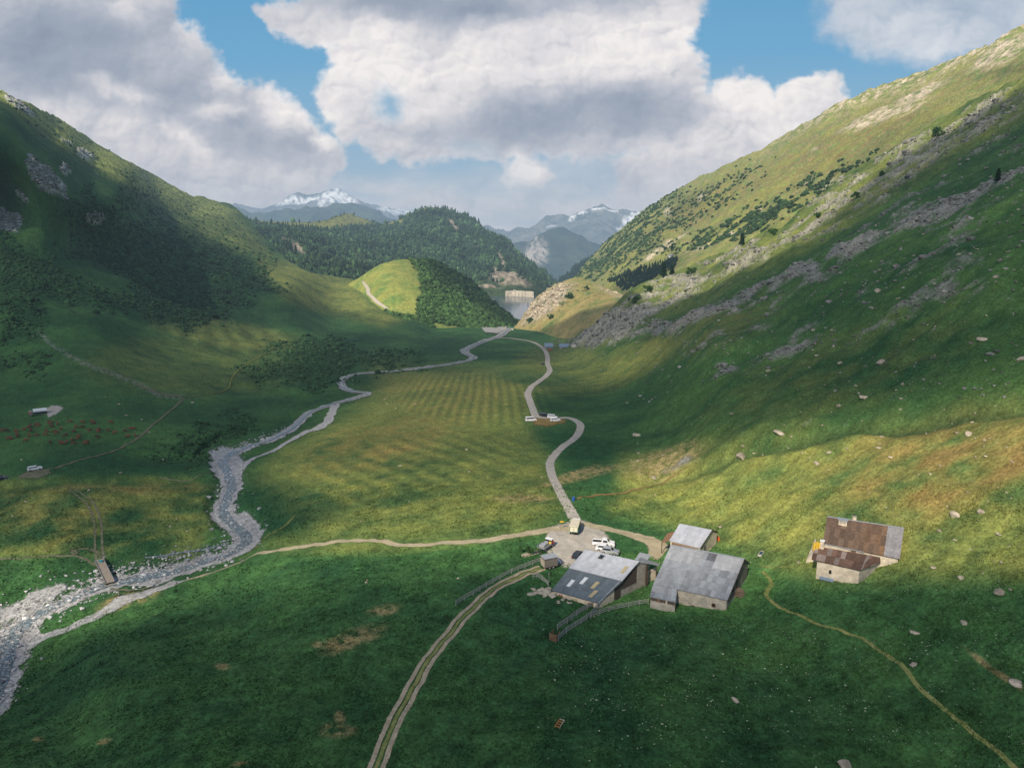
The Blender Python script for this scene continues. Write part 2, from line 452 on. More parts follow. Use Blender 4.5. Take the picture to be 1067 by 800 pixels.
MEADOW = [(385, 372), (450, 388), (545, 385), (552, 410), (556, 440), (568, 470), (574, 500), (588, 530), (560, 548), (430, 560), (330, 560), (262, 500), (300, 465), (360, 430), (395, 408)]
def ground_disp(X, Y, U, V, D):
    w = slope_w(U, V)
    rm, k = rock_mask(U, V, X, Y)
    near = sstep(560, 700, V)
    z = w * (5.0 * fbm(X / 90.0, Y / 90.0, 3, 5) + 2.2 * ridged((X * 0.8 + Y * 0.3) / 34.0, (Y * 0.8 - X * .3) / 60.0, 3, 9))
    z += (1 - w) * (0.9 * fbm(X / 55.0, Y / 55.0, 3, 6) * (1 - .65 * sstep(220, 340, D)) + 0.25 * fbm(X / 11.0, Y / 11.0, 3, 8))
    z += w * 0.9 * fbm(X / 12.0, Y / 12.0, 3, 12) * (1 - .6 * sstep(500, 800, D)) + 2.4 * sstep(600, 760, U) * sstep(620, 520, V) * ridged((X + .5 * Y) / 40.0, (Y - .6 * X) / 26.0, 3, 19) * sstep(120, 200, D)
    z += 0.22 * fbm(X / 3.0, Y / 3.0, 2, 14) * sstep(420, 250, D)
    z += rm * (1.6 + 3.4 * sstep(250, 520, D)) * (ridged(X / 7.0, Y / 7.0, 4, 21) * 0.6 + ridged(X / 22.0, Y / 22.0, 2, 22) * .4)
    # gully of the brook on the right flank
    ld = line_d(U, V, BROOK)
    z -= 2.0 * np.exp(-(ld / 6.0) ** 2) * sstep(600, 680, U)
    # break of slope above the river, lower left
    bd = poly_sd(U, V, [(-420, 640), (0, 735), (60, 695), (110, 668), (150, 640), (210, 612), (100, 628), (30, 660), (8, 690), (-20, 725), (-420, 900)])
    z -= 1.6 * (1 - sstep(-4, 10, bd))
    # river banks
    rd = line_d(U, V, RIVER_PX); rw = np.interp(V, [340, 400, 470, 560, 700], [2, 4, 12, 16, 24])
    z -= np.interp(V, [340, 450, 560], [0.4, 0.9, 1.5]) * (1 - sstep(rw * 0.8, rw * 1.5, rd))
    # terrace edges on the left pasture
    for L, a in (([(0, 501), (75, 497), (210, 495)], 1.6), ([(150, 468), (200, 470), (225, 450), (262, 440)], 2.0), ([(230, 395), (290, 402), (320, 408)], 2.0)):
        sd = (V - np.interp(U, [p[0] for p in L], [p[1] for p in L]))
        z -= a * np.exp(-np.clip(sd, -60, 60) ** 2 / (2 * 9.0 ** 2)) * sstep(L[0][0] - 40, L[0][0] + 20, U) * sstep(L[-1][0] + 30, L[-1][0] - 10, U) * (sd > 0) * sstep(0, 3, sd)
    return z

BROOK = [(1400, 395), (1067, 428), (1000, 432), (940, 444), (880, 448), (840, 462), (800, 472), (760, 480), (720, 496), (680, 500), (640, 512), (604, 520)]
RIVER = [(533, 338, 9), (529, 344, 9), (520, 350, 9), (506, 354, 8), (490, 361, 8), (484, 366, 7), (493, 371, 7), (487, 375, 7), (470, 378, 7), (440, 382, 7), (400, 386, 7), (368, 389, 6), (356, 395, 5.5), (357, 401, 5), (368, 406, 5),
         (383, 408, 4.5), (372, 412, 5), (345, 419, 5), (327, 424, 5), (316, 432, 5), (305, 442, 5), (285, 453, 5.5), (262, 460, 6.5), (243, 467, 8), (232, 476, 10), (236, 486, 10), (240, 500, 9.5), (236, 514, 8), (232, 527, 8.5), (243, 541, 9), (257, 551, 9.5),
         (245, 563, 9), (215, 574, 9), (183, 583, 10), (150, 590, 12), (118, 596, 10), (92, 605, 9), (66, 616, 8.5), (38, 630, 9.5), (18, 645, 10), (5, 668, 10), (-8, 700, 10), (-30, 740, 10)]
RIVER_PX = [(a, b) for a, b, c in RIVER]

GRASS = np.array([0.024, 0.077, 0.029]); GRASS2 = np.array([0.056, 0.130, 0.036]); YEL = np.array([0.185, 0.195, 0.050]); BRN = np.array([0.185, 0.122, 0.046])
ROCK = np.array([0.215, 0.21, 0.19]); ROCKD = np.array([0.055, 0.058, 0.055]); SHR = np.array([0.012, 0.032, 0.014]); SOIL = np.array([0.30, 0.23, 0.15])
def mixc(c, d, m): return c * (1 - m[..., None]) + d * m[..., None]
def ground_col(X, Y, U, V, D):
    n1 = fbm(X / 45.0, Y / 45.0, 4, 41); n2 = fbm(X / 9.0, Y / 9.0, 4, 42); n3 = fbm(X / 2.2, Y / 2.2, 3, 43)
    n4 = perlin(U / 1.6, V / 1.3, 44)
    c = mixc(np.broadcast_to(GRASS, U.shape + (3,)), GRASS2, np.clip(0.45 + 0.9 * n1 + 0.5 * n2, 0, 1))
    # drier, yellower places, plus painted sun along the left ridge
    y = 0.54 * poly(U, V, MEADOW, 16)
    y = np.maximum(y, 0.55 * poly(U, V, [(0, 500), (205, 497), (225, 540), (200, 575), (0, 580)], 8) * sstep(-0.4, 0.35, n1 + n2 * .6 + .15))
    y = np.maximum(y, 0.65 * poly(U, V, [(262, 262), (374, 292), (384, 313), (420, 334), (400, 340), (360, 330), (300, 315), (270, 285)], 8))
    y = np.maximum(y, 0.55 * ell(U, V, 240, 350, 75, 14, 8))
    y = np.maximum(y, 0.30 * ell(U, V, 200, 380, 110, 30, 0))
    y = np.maximum(y, 0.75 * poly(U, V, [(650, 480), (760, 470), (900, 452), (1067, 432), (1400, 420), (1400, 640), (1067, 600), (960, 600), (850, 600), (700, 545), (640, 530)], 22))
    y = np.maximum(y, 0.55 * ell(U, V, 655, 380, 55, 18, -25))
    y = np.maximum(y, 0.6 * poly(U, V, ROCKY, 12))
    y = np.maximum(y, 0.40 * ell(U, V, 430, 555, 150, 18, -4))
    y = np.maximum(y, 0.06 * sstep(640, 720, U) * sstep(640, 560, V))
    y = np.maximum(y, 0.5 * ell(U, V, 590, 385, 55, 25, 0))
    y = np.maximum(y, 0.55 * poly(U, V, [(0, 92), (60, 120), (150, 175), (250, 225), (290, 270), (240, 262), (195, 238), (131, 193), (64, 156), (0, 108)], 8))
    mow = ell(U, V, 480, 425, 110, 50, 4, .4)
    c = mixc(c, YEL, np.clip(y * (1.0 + (1.1 * n2 + 0.7 * n1) * (1 - .7 * mow)), 0, 0.95))
    b = 1.0 * ell(U, V, 1000, 485, 120, 46, -10, .7) + 0.22 * ell(U, V, 870, 400, 140, 35, -22, .8) + .2 * ell(U, V, 900, 560, 60, 30, 0, .8)
    b = b + 0.5 * ell(U, V, 400, 462, 75, 22, -12, .7) + 0.35 * ell(U, V, 470, 408, 80, 24, 0, .7) + 0.3 * ell(U, V, 60, 540, 60, 25, 0, .8) + .5 * ell(U, V, 140, 505, 70, 6, 0, .8)
    b = b + 0.35 * ell(U, V, 740, 345, 60, 22, -20, .8)
    c = mixc(c, BRN, np.clip(b * (0.62 + 1.2 * n2 + 0.8 * n1), 0, 0.9))
    strip = poly(U, V, [(-420, -120), (0, 85), (60, 112), (150, 168), (250, 222), (200, 226), (161, 208), (131, 191), (97, 173), (64, 153), (37, 131), (0, 105)], 4)  # left ridge band: sunlight painted into the turf colour below
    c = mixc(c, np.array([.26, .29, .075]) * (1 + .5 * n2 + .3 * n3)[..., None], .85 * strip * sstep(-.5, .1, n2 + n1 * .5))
    # mowing swaths
    st = np.sin(2 * np.pi * (X + 0.04 * Y + 2.5 * fbm(X / 120, Y / 200, 2, 3)) / 4.8)
    c = c * (1 + 0.24 * (st * ell(U, V, 495, 415, 80, 26, 4, .3))[..., None] * np.array([1, .75, .5]))
    s2 = np.sin(2 * np.pi * (0.62 * X + 0.55 * Y * 0.7 + 5 * fbm(X / 130, Y / 130, 2, 4)) / 5.0)
    c = c * (1 + 0.24 * (s2 * ell(U, V, 425, 488, 120, 30, -12, .4) * (1 - ell(U, V, 495, 415, 90, 30, 4, .3)))[..., None] * np.array([1, .75, .5]))
    s3 = np.sin(2 * np.pi * (X * .55 + Y * 0.25 + 5 * fbm(X / 90, Y / 90, 2, 5)) / 11.0)
    c = c * (1 + 0.20 * (s3 * ell(U, V, 240, 352, 80, 16, 6, .3))[..., None])
    s4 = np.sin(2 * np.pi * (X * .2 + Y) / 14.0)
    c = c * (1 + 0.12 * (s4 * ell(U, V, 595, 385, 45, 22, 0, .4))[..., None])
    # darker, lusher green hollows
    g = 0.85 * poly(U, V, [(548, 440), (600, 450), (640, 470), (640, 520), (600, 500), (575, 470), (560, 462)], 10) + 0.7 * ell(U, V, 560, 395, 45, 7, 5) + 0.8 * poly(U, V, [(230, 500), (330, 505), (360, 530), (300, 556), (262, 555), (240, 520)], 12)
    g = g + 0.75 * ell(U, V, 420, 520, 30, 5, -15) + 0.6 * ell(U, V, 640, 560, 70, 18, 8) + .6 * ell(U, V, 600, 340, 80, 12, 0) + .7 * ell(U, V, 120, 485, 110, 9, 0)
    lush = GRASS * np.array([.75, .9, .95])
    c = mixc(c, lush, np.clip(g * (0.8 + n2), 0, 0.9))
    # straw scars in the near meadow
    for (cu, cv, ru, rv, a) in ((368, 667, 28, 8, -22), (352, 672, 12, 5, 0), (400, 636, 14, 5, -10), (351, 762, 16, 6, 0), (354, 748, 5, 6, 0), (232, 694, 7, 3, 0), (120, 622, 18, 6, -20), (143, 617, 20, 5, -10), (110, 773, 7, 2.5, -10), (40, 772, 5, 2, 0), (330, 672, 5, 3, 0), (250, 798, 8, 2, -10), (1040, 700, 30, 3, 35), (545, 519, 26, 4, 0), (700, 484, 26, 7, -18), (590, 497, 28, 3, -20), (612, 494, 30, 4, -14), (690, 480, 36, 8, -16)):
        c = mixc(c, np.array([.25, .20, .09]), 0.8 * np.clip(ell(U, V, cu, cv, ru, rv, a, .7) * (0.9 + 2.2 * n3 + 0.8 * n4), 0, 1))
    # brook line
    ld = line_d(U, V, BROOK)
    c = mixc(c, SHR * 1.6, 0.8 * np.exp(-(ld / 4.0) ** 2) * sstep(640, 760, U) * np.clip(.7 + n2, 0, 1))
    ld2 = line_d(U, V, [(40, 345), (55, 360), (80, 375), (100, 383), (125, 392), (150, 403), (165, 411), (190, 414)])
    c = mixc(c, ROCK, 0.8 * np.exp(-(ld2 / 2.2) ** 2) * sstep(-.2, .3, n3))
    # shrubs and rock
    sm = shrub_mask(U, V)
    c = mixc(c, SHR * 1.8, 0.55 * sm)
    rm, k = rock_mask(U, V, X, Y)
    rc = mixc(np.broadcast_to(ROCK, U.shape + (3,)), ROCKD, np.clip(0.35 + 1.2 * ridged(X / 3.5, Y / 3.5, 3, 66) * -0.8 + 0.5 * n2, 0, 1))
    warm = poly(U, V, ROCKY, 10)
    rc = rc * (1 + 0.35 * warm[..., None] * np.array([1.0, .9, .55]))
    c = mixc(c, rc, rm * 0.92)
    nn_ = sstep(420, 620, V); n5 = ridged(X / 5.0, Y / 5.0, 3, 47)
    c = c * (1 + ((0.32 + .22 * nn_) * n3 + 0.22 * n4 + .16 * nn_ * n5 + .22 * nn_ * n2)[..., None])
    c = c * (1 + 0.16 * n1[..., None])
    scar = poly(U, V, [(0, 100), (200, 120), (200, 260), (0, 260)], 10) * rm
    c = c * (1 + 1.1 * scar[..., None])
    lit_pool = poly(U, V, [(640, 520), (760, 478), (1067, 440), (1067, 590), (930, 612), (700, 620)], 20)
    c = c * (1 - .20 * sstep(610, 730, V) + .16 * lit_pool)[..., None]  # foreground shade and sunlit patch painted into the turf colour
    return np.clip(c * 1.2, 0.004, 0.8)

us = np.concatenate([np.arange(-420, -18, 8.0), np.arange(-18, 1086, 1.0), np.arange(1086, 1401, 8.0)])
nt_ = 800
ts = np.linspace(0, 1, nt_)
# finer rows far away, coarser below the frame
ts = ts ** 1.18
GROUND = Sheet(us, interp_poly(G_TOP), lambda u: np.full(len(u), 1080.0), ts, gc, ground_disp, smooth_top=2.0)
def G(u, v): return GROUND.point(u, v)

def hill_tree(U, V):
    a = poly(U, V, [(446, 268), (470, 276), (500, 295), (535, 330), (560, 345), (545, 350), (500, 345), (470, 338), (455, 335), (438, 337), (436, 318), (440, 300), (438, 285), (428, 272)], 3)
    b = poly(U, V, [(400, 324), (412, 328), (440, 333), (450, 342), (430, 342), (405, 334)], 2)
    return np.maximum(a, b)
# ---- central grassy hill
HILL_TOP = [(340, 300), (362, 296), (370, 292), (382, 284), (397, 274.5), (413, 271), (433, 270), (450, 271.5), (476, 283), (496, 297), (515, 315), (531, 329), (548, 342), (560, 352)]
hc = [(370, 300, 1130), (384, 314, 1020), (415, 334, 945), (440, 338, 945), (480, 341, 965), (520, 341, 1000), (413, 271, 1150), (397, 275, 1130), (445, 271, 1230), (476, 284, 1250), (500, 302, 1220), (531, 329, 1150), (440, 300, 1040), (480, 310, 1090), (550, 345, 1060), (350, 300, 1200), (440, 360, 900), (540, 360, 950), (380, 360, 930)]
HILL = Sheet(np.arange(340, 560, 1.0), interp_poly(HILL_TOP), lambda u: np.interp(u, [340, 360, 384, 400, 440, 560], [303, 306, 325, 340, 350, 360]), np.linspace(0, 1, 90), hc,
             lambda X, Y, U, V, D: 2.5 * fbm(X / 60, Y / 60, 4, 51) + 2.0 * hill_tree(U, V) * fbm(X / 12, Y / 12, 3, 52), smooth_top=2.0)
def hill_col(X, Y, U, V, D):
    n = fbm(X / 30, Y / 30, 4, 61); n2 = fbm(X / 6, Y / 6, 3, 62)
    c = mixc(np.broadcast_to(GRASS2 * 1.15, U.shape + (3,)), YEL * 1.15, np.clip(.75 + n * .9 + n2 * .6, 0, 1))
    c = mixc(c * 1.35, SHR * 2.2, 0.9 * hill_tree(U, V))
    return c

# ---- rocky knoll closing the valley on the right
KN_TOP = [(525, 350), (537, 340), (547, 327), (556, 313), (570, 302), (584, 295), (598, 290), (606, 289.5), (620, 295), (637, 302), (652, 308), (680, 322), (700, 330)]
kc = [(600, 350, 850), (560, 346, 960), (640, 330, 800), (545, 340, 1010), (570, 303, 1060), (600, 290, 1080), (637, 302, 980), (652, 308, 930), (600, 320, 950), (570, 325, 990), (700, 330, 850), (530, 355, 960), (700, 370, 760)]
KNOLL = Sheet(np.arange(525, 700, 1.0), interp_poly(KN_TOP), lambda u: np.interp(u, [525, 545, 600, 640, 700], [352, 352, 358, 350, 345]), np.linspace(0, 1, 80), kc,
              lambda X, Y, U, V, D: 2 * fbm(X / 50, Y / 50, 4, 53) + 5.0 * ell(U, V, 572, 316, 34, 15, -35, .5) * ridged(X / 13, Y / 13, 4, 54), smooth_top=1.5)
def knoll_rock(U, V):
    return np.maximum(.9 * ell(U, V, 569, 317, 30, 10, -35, .5), .35 * ell(U, V, 640, 306, 20, 3, 25, .5))
def knoll_col(X, Y, U, V, D):
    n = fbm(X / 30, Y / 30, 4, 63); n2 = fbm(X / 7, Y / 7, 3, 64)
    c = mixc(np.broadcast_to(np.array([.31, .255, .10]), U.shape + (3,)), GRASS2 * 1.3, np.clip(.15 + n * 1.1 + n2 * .6, 0, 1))
    r = np.clip(knoll_rock(U, V) * (1.0 + 1.2 * n2 + .2), 0, 1)
    c = mixc(c, np.array([.36, .31, .23]) * (1 + .5 * n2[..., None]), r)
    return np.clip(mixc(c, SHR * 2, .8 * sstep(.15, .4, fbm(X / 10, Y / 10, 3, 65)) * np.clip(ell(U, V, 590, 312, 35, 12, -15), 0, 1)), .005, .8)

# ---- sunlit flank behind the spur
SL_TOP = [(560, 330), (585, 305), (600, 288), (615, 270), (640, 244), (680, 213), (723, 190), (757, 174), (793, 157), (820, 139), (850, 124), (870, 114), (885, 109), (903, 100), (920, 96), (940, 88), (972, 74), (1000, 62), (1034, 47), (1067, 29), (1400, -150)]
def cr(u): return float(np.interp(u, [p[0] for p in CREST], [p[1] for p in CREST]))
slc = [(585, 305, 1750), (600, 300, 1500), (615, 270, 1950), (640, 244, 1900), (640, 290, 1300), (723, 190, 1700), (723, 240, 1250), (720, 290, 900), (793, 157, 1550), (793, 200, 1150), (790, 270, 800), (850, 124, 1450), (885, 150, 1050), (900, 195, 780),
       (920, 96, 1350), (972, 74, 1280), (960, 120, 950), (1067, 29, 1150), (1067, 60, 880), (1067, 110, 700), (1400, -150, 800), (1400, -80, 640), (660, 330, 1000), (600, 340, 1250), (570, 330, 1600)]
def slope_disp(X, Y, U, V, D):
    return 10 * fbm(X / 160, Y / 160, 4, 55) + 7 * ridged((X * .8 - Y * .3) / 60.0, (Y * .9 + X * .4) / 150.0, 4, 56) + 1.5 * fbm(X / 14, Y / 14, 3, 57) + 9 * np.exp(-((V - np.interp(U, [p[0] for p in SL_TOP], [p[1] for p in SL_TOP]) - 4) / 6.0) ** 2) * np.clip(ridged(X / 34, Y / 34, 4, 58), 0, 1) * sstep(780, 880, U)
SLOPE = Sheet(np.concatenate([np.arange(560, 1086, 1.0), np.arange(1086, 1401, 8.0)]), interp_poly(SL_TOP), lambda u: np.interp(u, [p[0] for p in CREST], [p[1] + 22 for p in CREST]) + np.interp(u, [560, 640, 700], [-18, 10, 0]), np.linspace(0, 1, 190), slc, slope_disp, smooth_top=1.5)
def slope_shrub(X, Y, U, V):
    n = fbm(X / 30, Y / 30, 4, 67)
    m = .9 * ell(U, V, 655, 243, 70, 11, -43, .5) + .55 * ell(U, V, 640, 270, 60, 14, -30, .6) + .8 * ell(U, V, 790, 230, 42, 8, -18, .5) + .7 * ell(U, V, 745, 250, 50, 8, -12, .5) + .45 * ell(U, V, 700, 232, 90, 14, -30, .6) + .4 * ell(U, V, 840, 200, 60, 10, -25, .7)
    return np.clip(m * (sstep(-.25, .25, n)), 0, 1)
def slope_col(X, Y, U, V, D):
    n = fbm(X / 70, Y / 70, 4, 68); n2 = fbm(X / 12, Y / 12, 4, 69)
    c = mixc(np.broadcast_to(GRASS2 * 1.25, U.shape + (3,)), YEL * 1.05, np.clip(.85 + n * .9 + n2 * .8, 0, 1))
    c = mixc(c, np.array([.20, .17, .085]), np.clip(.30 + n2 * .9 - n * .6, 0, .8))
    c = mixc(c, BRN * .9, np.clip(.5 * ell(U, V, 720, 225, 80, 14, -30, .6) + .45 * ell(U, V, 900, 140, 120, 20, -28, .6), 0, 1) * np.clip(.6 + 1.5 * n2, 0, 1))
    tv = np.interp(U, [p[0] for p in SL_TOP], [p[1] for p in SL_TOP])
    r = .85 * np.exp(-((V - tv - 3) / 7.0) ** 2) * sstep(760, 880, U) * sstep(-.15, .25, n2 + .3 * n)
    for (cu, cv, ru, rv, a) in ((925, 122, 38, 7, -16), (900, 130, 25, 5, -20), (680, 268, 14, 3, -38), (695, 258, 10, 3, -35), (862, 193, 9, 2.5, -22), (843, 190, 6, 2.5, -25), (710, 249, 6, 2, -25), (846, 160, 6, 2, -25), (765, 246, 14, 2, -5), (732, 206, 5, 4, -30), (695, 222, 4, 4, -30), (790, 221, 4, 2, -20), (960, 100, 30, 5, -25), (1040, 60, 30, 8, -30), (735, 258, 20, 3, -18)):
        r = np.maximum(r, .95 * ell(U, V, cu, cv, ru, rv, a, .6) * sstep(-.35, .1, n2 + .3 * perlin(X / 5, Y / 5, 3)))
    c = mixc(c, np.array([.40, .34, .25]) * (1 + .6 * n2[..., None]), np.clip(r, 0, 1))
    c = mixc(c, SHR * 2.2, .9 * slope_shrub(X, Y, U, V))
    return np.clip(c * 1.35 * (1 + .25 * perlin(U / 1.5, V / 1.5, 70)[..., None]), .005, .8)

# ---- wooded mountain across the lake
MT_TOP = [(200, 222), (240, 232), (264, 229), (279, 231), (310, 230), (338, 231), (352, 226), (362, 223), (378, 227), (390, 231), (397, 233), (405, 229), (413, 228), (421, 224), (429, 221), (437, 218), (445, 215), (453, 217), (460, 216), (468, 220), (476, 223), (492, 229), (508, 241), (523, 252), (539, 265), (555, 276), (575, 291), (600, 310), (640, 330)]
mc = [(240, 235, 2100), (264, 229, 2400), (300, 275, 1500), (340, 290, 1450), (338, 231, 2600), (400, 300, 1500), (397, 233, 2900), (445, 215, 2900), (450, 270, 2050), (500, 240, 2700), (500, 290, 1850), (510, 322, 1640), (555, 318, 1620), (555, 277, 2400), (575, 291, 2300), (560, 305, 1750), (600, 315, 2100), (400, 330, 1400), (200, 225, 2100), (200, 260, 1700), (520, 345, 1500), (640, 340, 1900), (530, 300, 1800)]
def mount_disp(X, Y, U, V, D):
    return 22 * fbm(X / 320, Y / 320, 4, 71) + 26 * ridged((X + .2 * Y) / 210, Y / 520, 4, 72) * sstep(0, 30, V - 228) + 5 * fbm(X / 22, Y / 22, 3, 73)
MOUNT = Sheet(np.arange(200, 641, 1.0), interp_poly(MT_TOP), lambda u: np.interp(u, [200, 300, 340, 400, 470, 640], [262, 300, 310, 330, 345, 352]), np.linspace(0, 1, 150), mc, mount_disp, smooth_top=1.5)
def mount_meadow(U, V):
    return np.clip(.95 * poly(U, V, [(268, 227), (300, 230), (340, 231), (362, 223), (380, 227), (393, 233), (380, 236), (340, 239), (300, 237), (270, 234)], 2) + .9 * poly(U, V, [(397, 233), (413, 228), (424, 229), (418, 234), (400, 235)], 1.5) + .6 * ell(U, V, 448, 217, 14, 3, 0), 0, 1)
def mount_bare(U, V):
    m = np.zeros(np.shape(U))
    for (cu, cv, ru, rv, a) in ((528, 297, 22, 8, 12), (540, 300, 12, 5, 30), (472, 236, 2, 7, -25), (476, 241, 1.5, 5, -35), (523, 277, 1.8, 8, -25), (517, 286, 1.6, 5, -15), (310, 266, 12, 3, 38), (298, 258, 4, 2, 40), (508, 296, 4, 3, 0), (508, 309, 12, 1.5, 0)):
        m = np.maximum(m, ell(U, V, cu, cv, ru, rv, a, .5))
    return m
def mount_col(X, Y, U, V, D):
    n = fbm(X / 130, Y / 130, 4, 74); n2 = fbm(X / 24, Y / 24, 4, 75)
    c = mixc(np.broadcast_to(np.array([.026, .052, .024]), U.shape + (3,)), np.array([.06, .095, .036]), np.clip(.4 + n * .9 + n2 * .9, 0, 1))
    c = mixc(c, YEL * 1.05, mount_meadow(U, V))
    b = mount_bare(U, V)
    c = mixc(c, np.array([.30, .25, .19]) * (1 + .9 * fbm(U / 4, V / 9, 3, 76)[..., None]), np.clip(b * (1 + n2), 0, .95))
    return np.clip(c, .004, .8)

# ---- dark conifer ridge to the right of the gap
CR_TOP = [(560, 306), (575, 298), (586, 289), (598, 280), (608, 272), (617, 268), (628, 264), (645, 255), (660, 250)]
CONR = Sheet(np.arange(560, 660, 1.0), interp_poly(CR_TOP), lambda u: np.full(len(u), 330.0), np.linspace(0, 1, 40), [(560, 306, 2600), (617, 268, 2700), (660, 250, 2800), (600, 320, 2200), (660, 320, 2200)],
             lambda X, Y, U, V, D: 8 * fbm(X / 60, Y / 60, 4, 81), smooth_top=1.0)

# ---- far ranges
def far_sheet(top, bot, d0, d1, amp, sc, seed, u0, u1, step=1.0, nt=90):
    return Sheet(np.arange(u0, u1, step), interp_poly(top), lambda u: np.full(len(u), float(bot)), np.linspace(0, 1, nt),
                 [(u0, np.interp(u0, [p[0] for p in top], [p[1] for p in top]), d1), ((u0 + u1) / 2, np.interp((u0 + u1) / 2, [p[0] for p in top], [p[1] for p in top]), d1 * 1.02), (u1, np.interp(u1, [p[0] for p in top], [p[1] for p in top]), d1), (u0, bot, d0), ((u0 + u1) / 2, bot, d0 * .98), (u1, bot, d0)],
                 lambda X, Y, U, V, D: amp * (ridged(X / sc, Y / (sc * 1.7), 5, seed) - .4) + amp * .5 * fbm(X / sc * 2, Y / sc * 2, 4, seed + 1), smooth_top=.8)
B1_TOP = [(480, 262), (505, 258), (531, 256), (545, 252), (555, 249), (565, 244), (575, 242), (586, 240), (594, 242), (602, 246), (615, 251), (626, 255), (650, 262), (700, 275)]
B1 = far_sheet(B1_TOP, 330, 3900, 5200, 60, 520, 101, 480, 700)
B2_TOP = [(440, 262), (470, 256), (495, 246), (508, 239), (520, 243), (531, 245), (543, 240), (555, 233), (563, 226), (571, 221), (578, 219), (586, 217), (594, 219), (602, 218), (614, 219), (620, 216), (626, 214.5), (633, 217), (640, 218), (652, 220), (662, 221), (690, 228), (740, 240)]
B2 = far_sheet(B2_TOP, 290, 5600, 7200, 120, 900, 105, 440, 740)
B3_TOP = [(150, 235), (220, 222), (240, 214), (262, 219), (278, 218.5), (288, 213), (299, 207.5), (312, 204), (324, 202), (336, 200.5), (349, 198.4), (356, 201), (364, 205), (370, 209), (376, 213), (385, 216), (395, 214.5), (405, 214), (415, 212.5), (424, 214), (432, 215), (445, 222), (480, 235), (540, 250)]
B3 = far_sheet(B3_TOP, 275, 6700, 8200, 95, 800, 109, 150, 540)
B4_TOP = [(150, 240), (200, 226), (240, 217), (262, 221.5), (280, 221), (300, 219), (319, 217), (335, 216), (354, 213), (364, 212), (374, 211.5), (382, 214), (390, 217), (405, 226), (430, 236), (480, 250)]
B4 = far_sheet(B4_TOP, 275, 4600, 5800, 70, 600, 113, 150, 480)
def far_col(base, hi, snow=None, cliffs=()):
    def f(X, Y, U, V, D):
        n = fbm(X / 420, Y / 420, 4, 121); n2 = fbm(X / 130, Y / 130, 4, 122)
        c = mixc(np.broadcast_to(np.array(base), U.shape + (3,)), np.array(hi), np.clip(.5 + n + n2, 0, 1))
        for (cu, cv, ru, rv, a, col, w) in cliffs:
            c = mixc(c, np.array(col), np.clip(w * ell(U, V, cu, cv, ru, rv, a, .6) * (1.0 + 2.4 * fbm(U / 4, V / 3.5, 3, 123)), 0, 1))
        return c
    return f
SN = (1.0, 1.0, 1.0); CL = (.36, .32, .28)

# ------------------------------------------------------------------ build relief
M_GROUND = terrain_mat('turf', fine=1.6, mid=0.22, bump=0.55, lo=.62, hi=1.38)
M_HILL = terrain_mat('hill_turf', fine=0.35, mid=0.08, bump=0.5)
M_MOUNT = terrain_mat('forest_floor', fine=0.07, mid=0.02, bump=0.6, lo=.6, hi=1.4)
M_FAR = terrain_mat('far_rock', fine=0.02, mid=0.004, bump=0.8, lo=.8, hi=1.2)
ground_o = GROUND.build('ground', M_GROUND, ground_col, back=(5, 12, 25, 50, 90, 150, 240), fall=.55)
HILL.build('hill', M_HILL, hill_col, back=(5, 12, 25, 60, 110, 160), fall=.7)
KNOLL.build('hill', M_HILL, knoll_col, back=(5, 12, 25, 60, 110), fall=.7)
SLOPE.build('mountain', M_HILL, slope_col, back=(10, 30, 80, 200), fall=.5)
MOUNT.build('mountain', M_MOUNT, mount_col, back=(10, 40, 100, 300, 600), fall=.45)
CONR.build('hill', M_MOUNT, lambda X, Y, U, V, D: np.broadcast_to(np.array([.016, .034, .018]), U.shape + (3,)).copy(), back=(20, 60, 150), fall=.5)
B1.build('mountain', M_FAR, far_col((.02, .040, .030), (.045, .065, .04), cliffs=[(558, 262, 13, 10, -55, CL, .9), (548, 268, 6, 6, -40, CL, .7), (563, 258, 4, 9, -20, CL, .8)]), back=(50, 200, 600), fall=.4)
B2.build('mountain', M_FAR, far_col((.085, .10, .10), (.19, .19, .17), cliffs=[(627, 221, 9, 2.2, -4, SN, 1), (604, 222, 7, 2, 10, SN, .9), (596, 228, 4, 3, -40, SN, .6), (655, 231, 7, 4, -30, SN, .9), (646, 237, 4, 2.5, -20, SN, .9), (640, 222, 5, 2, 0, SN, .7), (575, 233, 6, 2, -20, SN, .5), (662, 225, 5, 3, -20, SN, .8)]), back=(50, 200, 600), fall=.4)
B3.build('mountain', M_FAR, far_col((.10, .11, .12), (.2, .19, .18), cliffs=[(345, 208, 14, 7, -25, SN, .95), (360, 210, 12, 6, 25, SN, .95), (318, 208, 26, 2.6, -12, SN, .9), (300, 211, 10, 2.5, -20, SN, .6), (350, 201, 6, 3, 0, SN, .9), (412, 217, 18, 4.5, 0, SN, .9), (425, 218, 12, 4, 0, SN, .8)]), back=(50, 200, 600), fall=.4)
B4.build('mountain', M_FAR, far_col((.03, .055, .045), (.07, .095, .055)), back=(50, 200, 600), fall=.4)

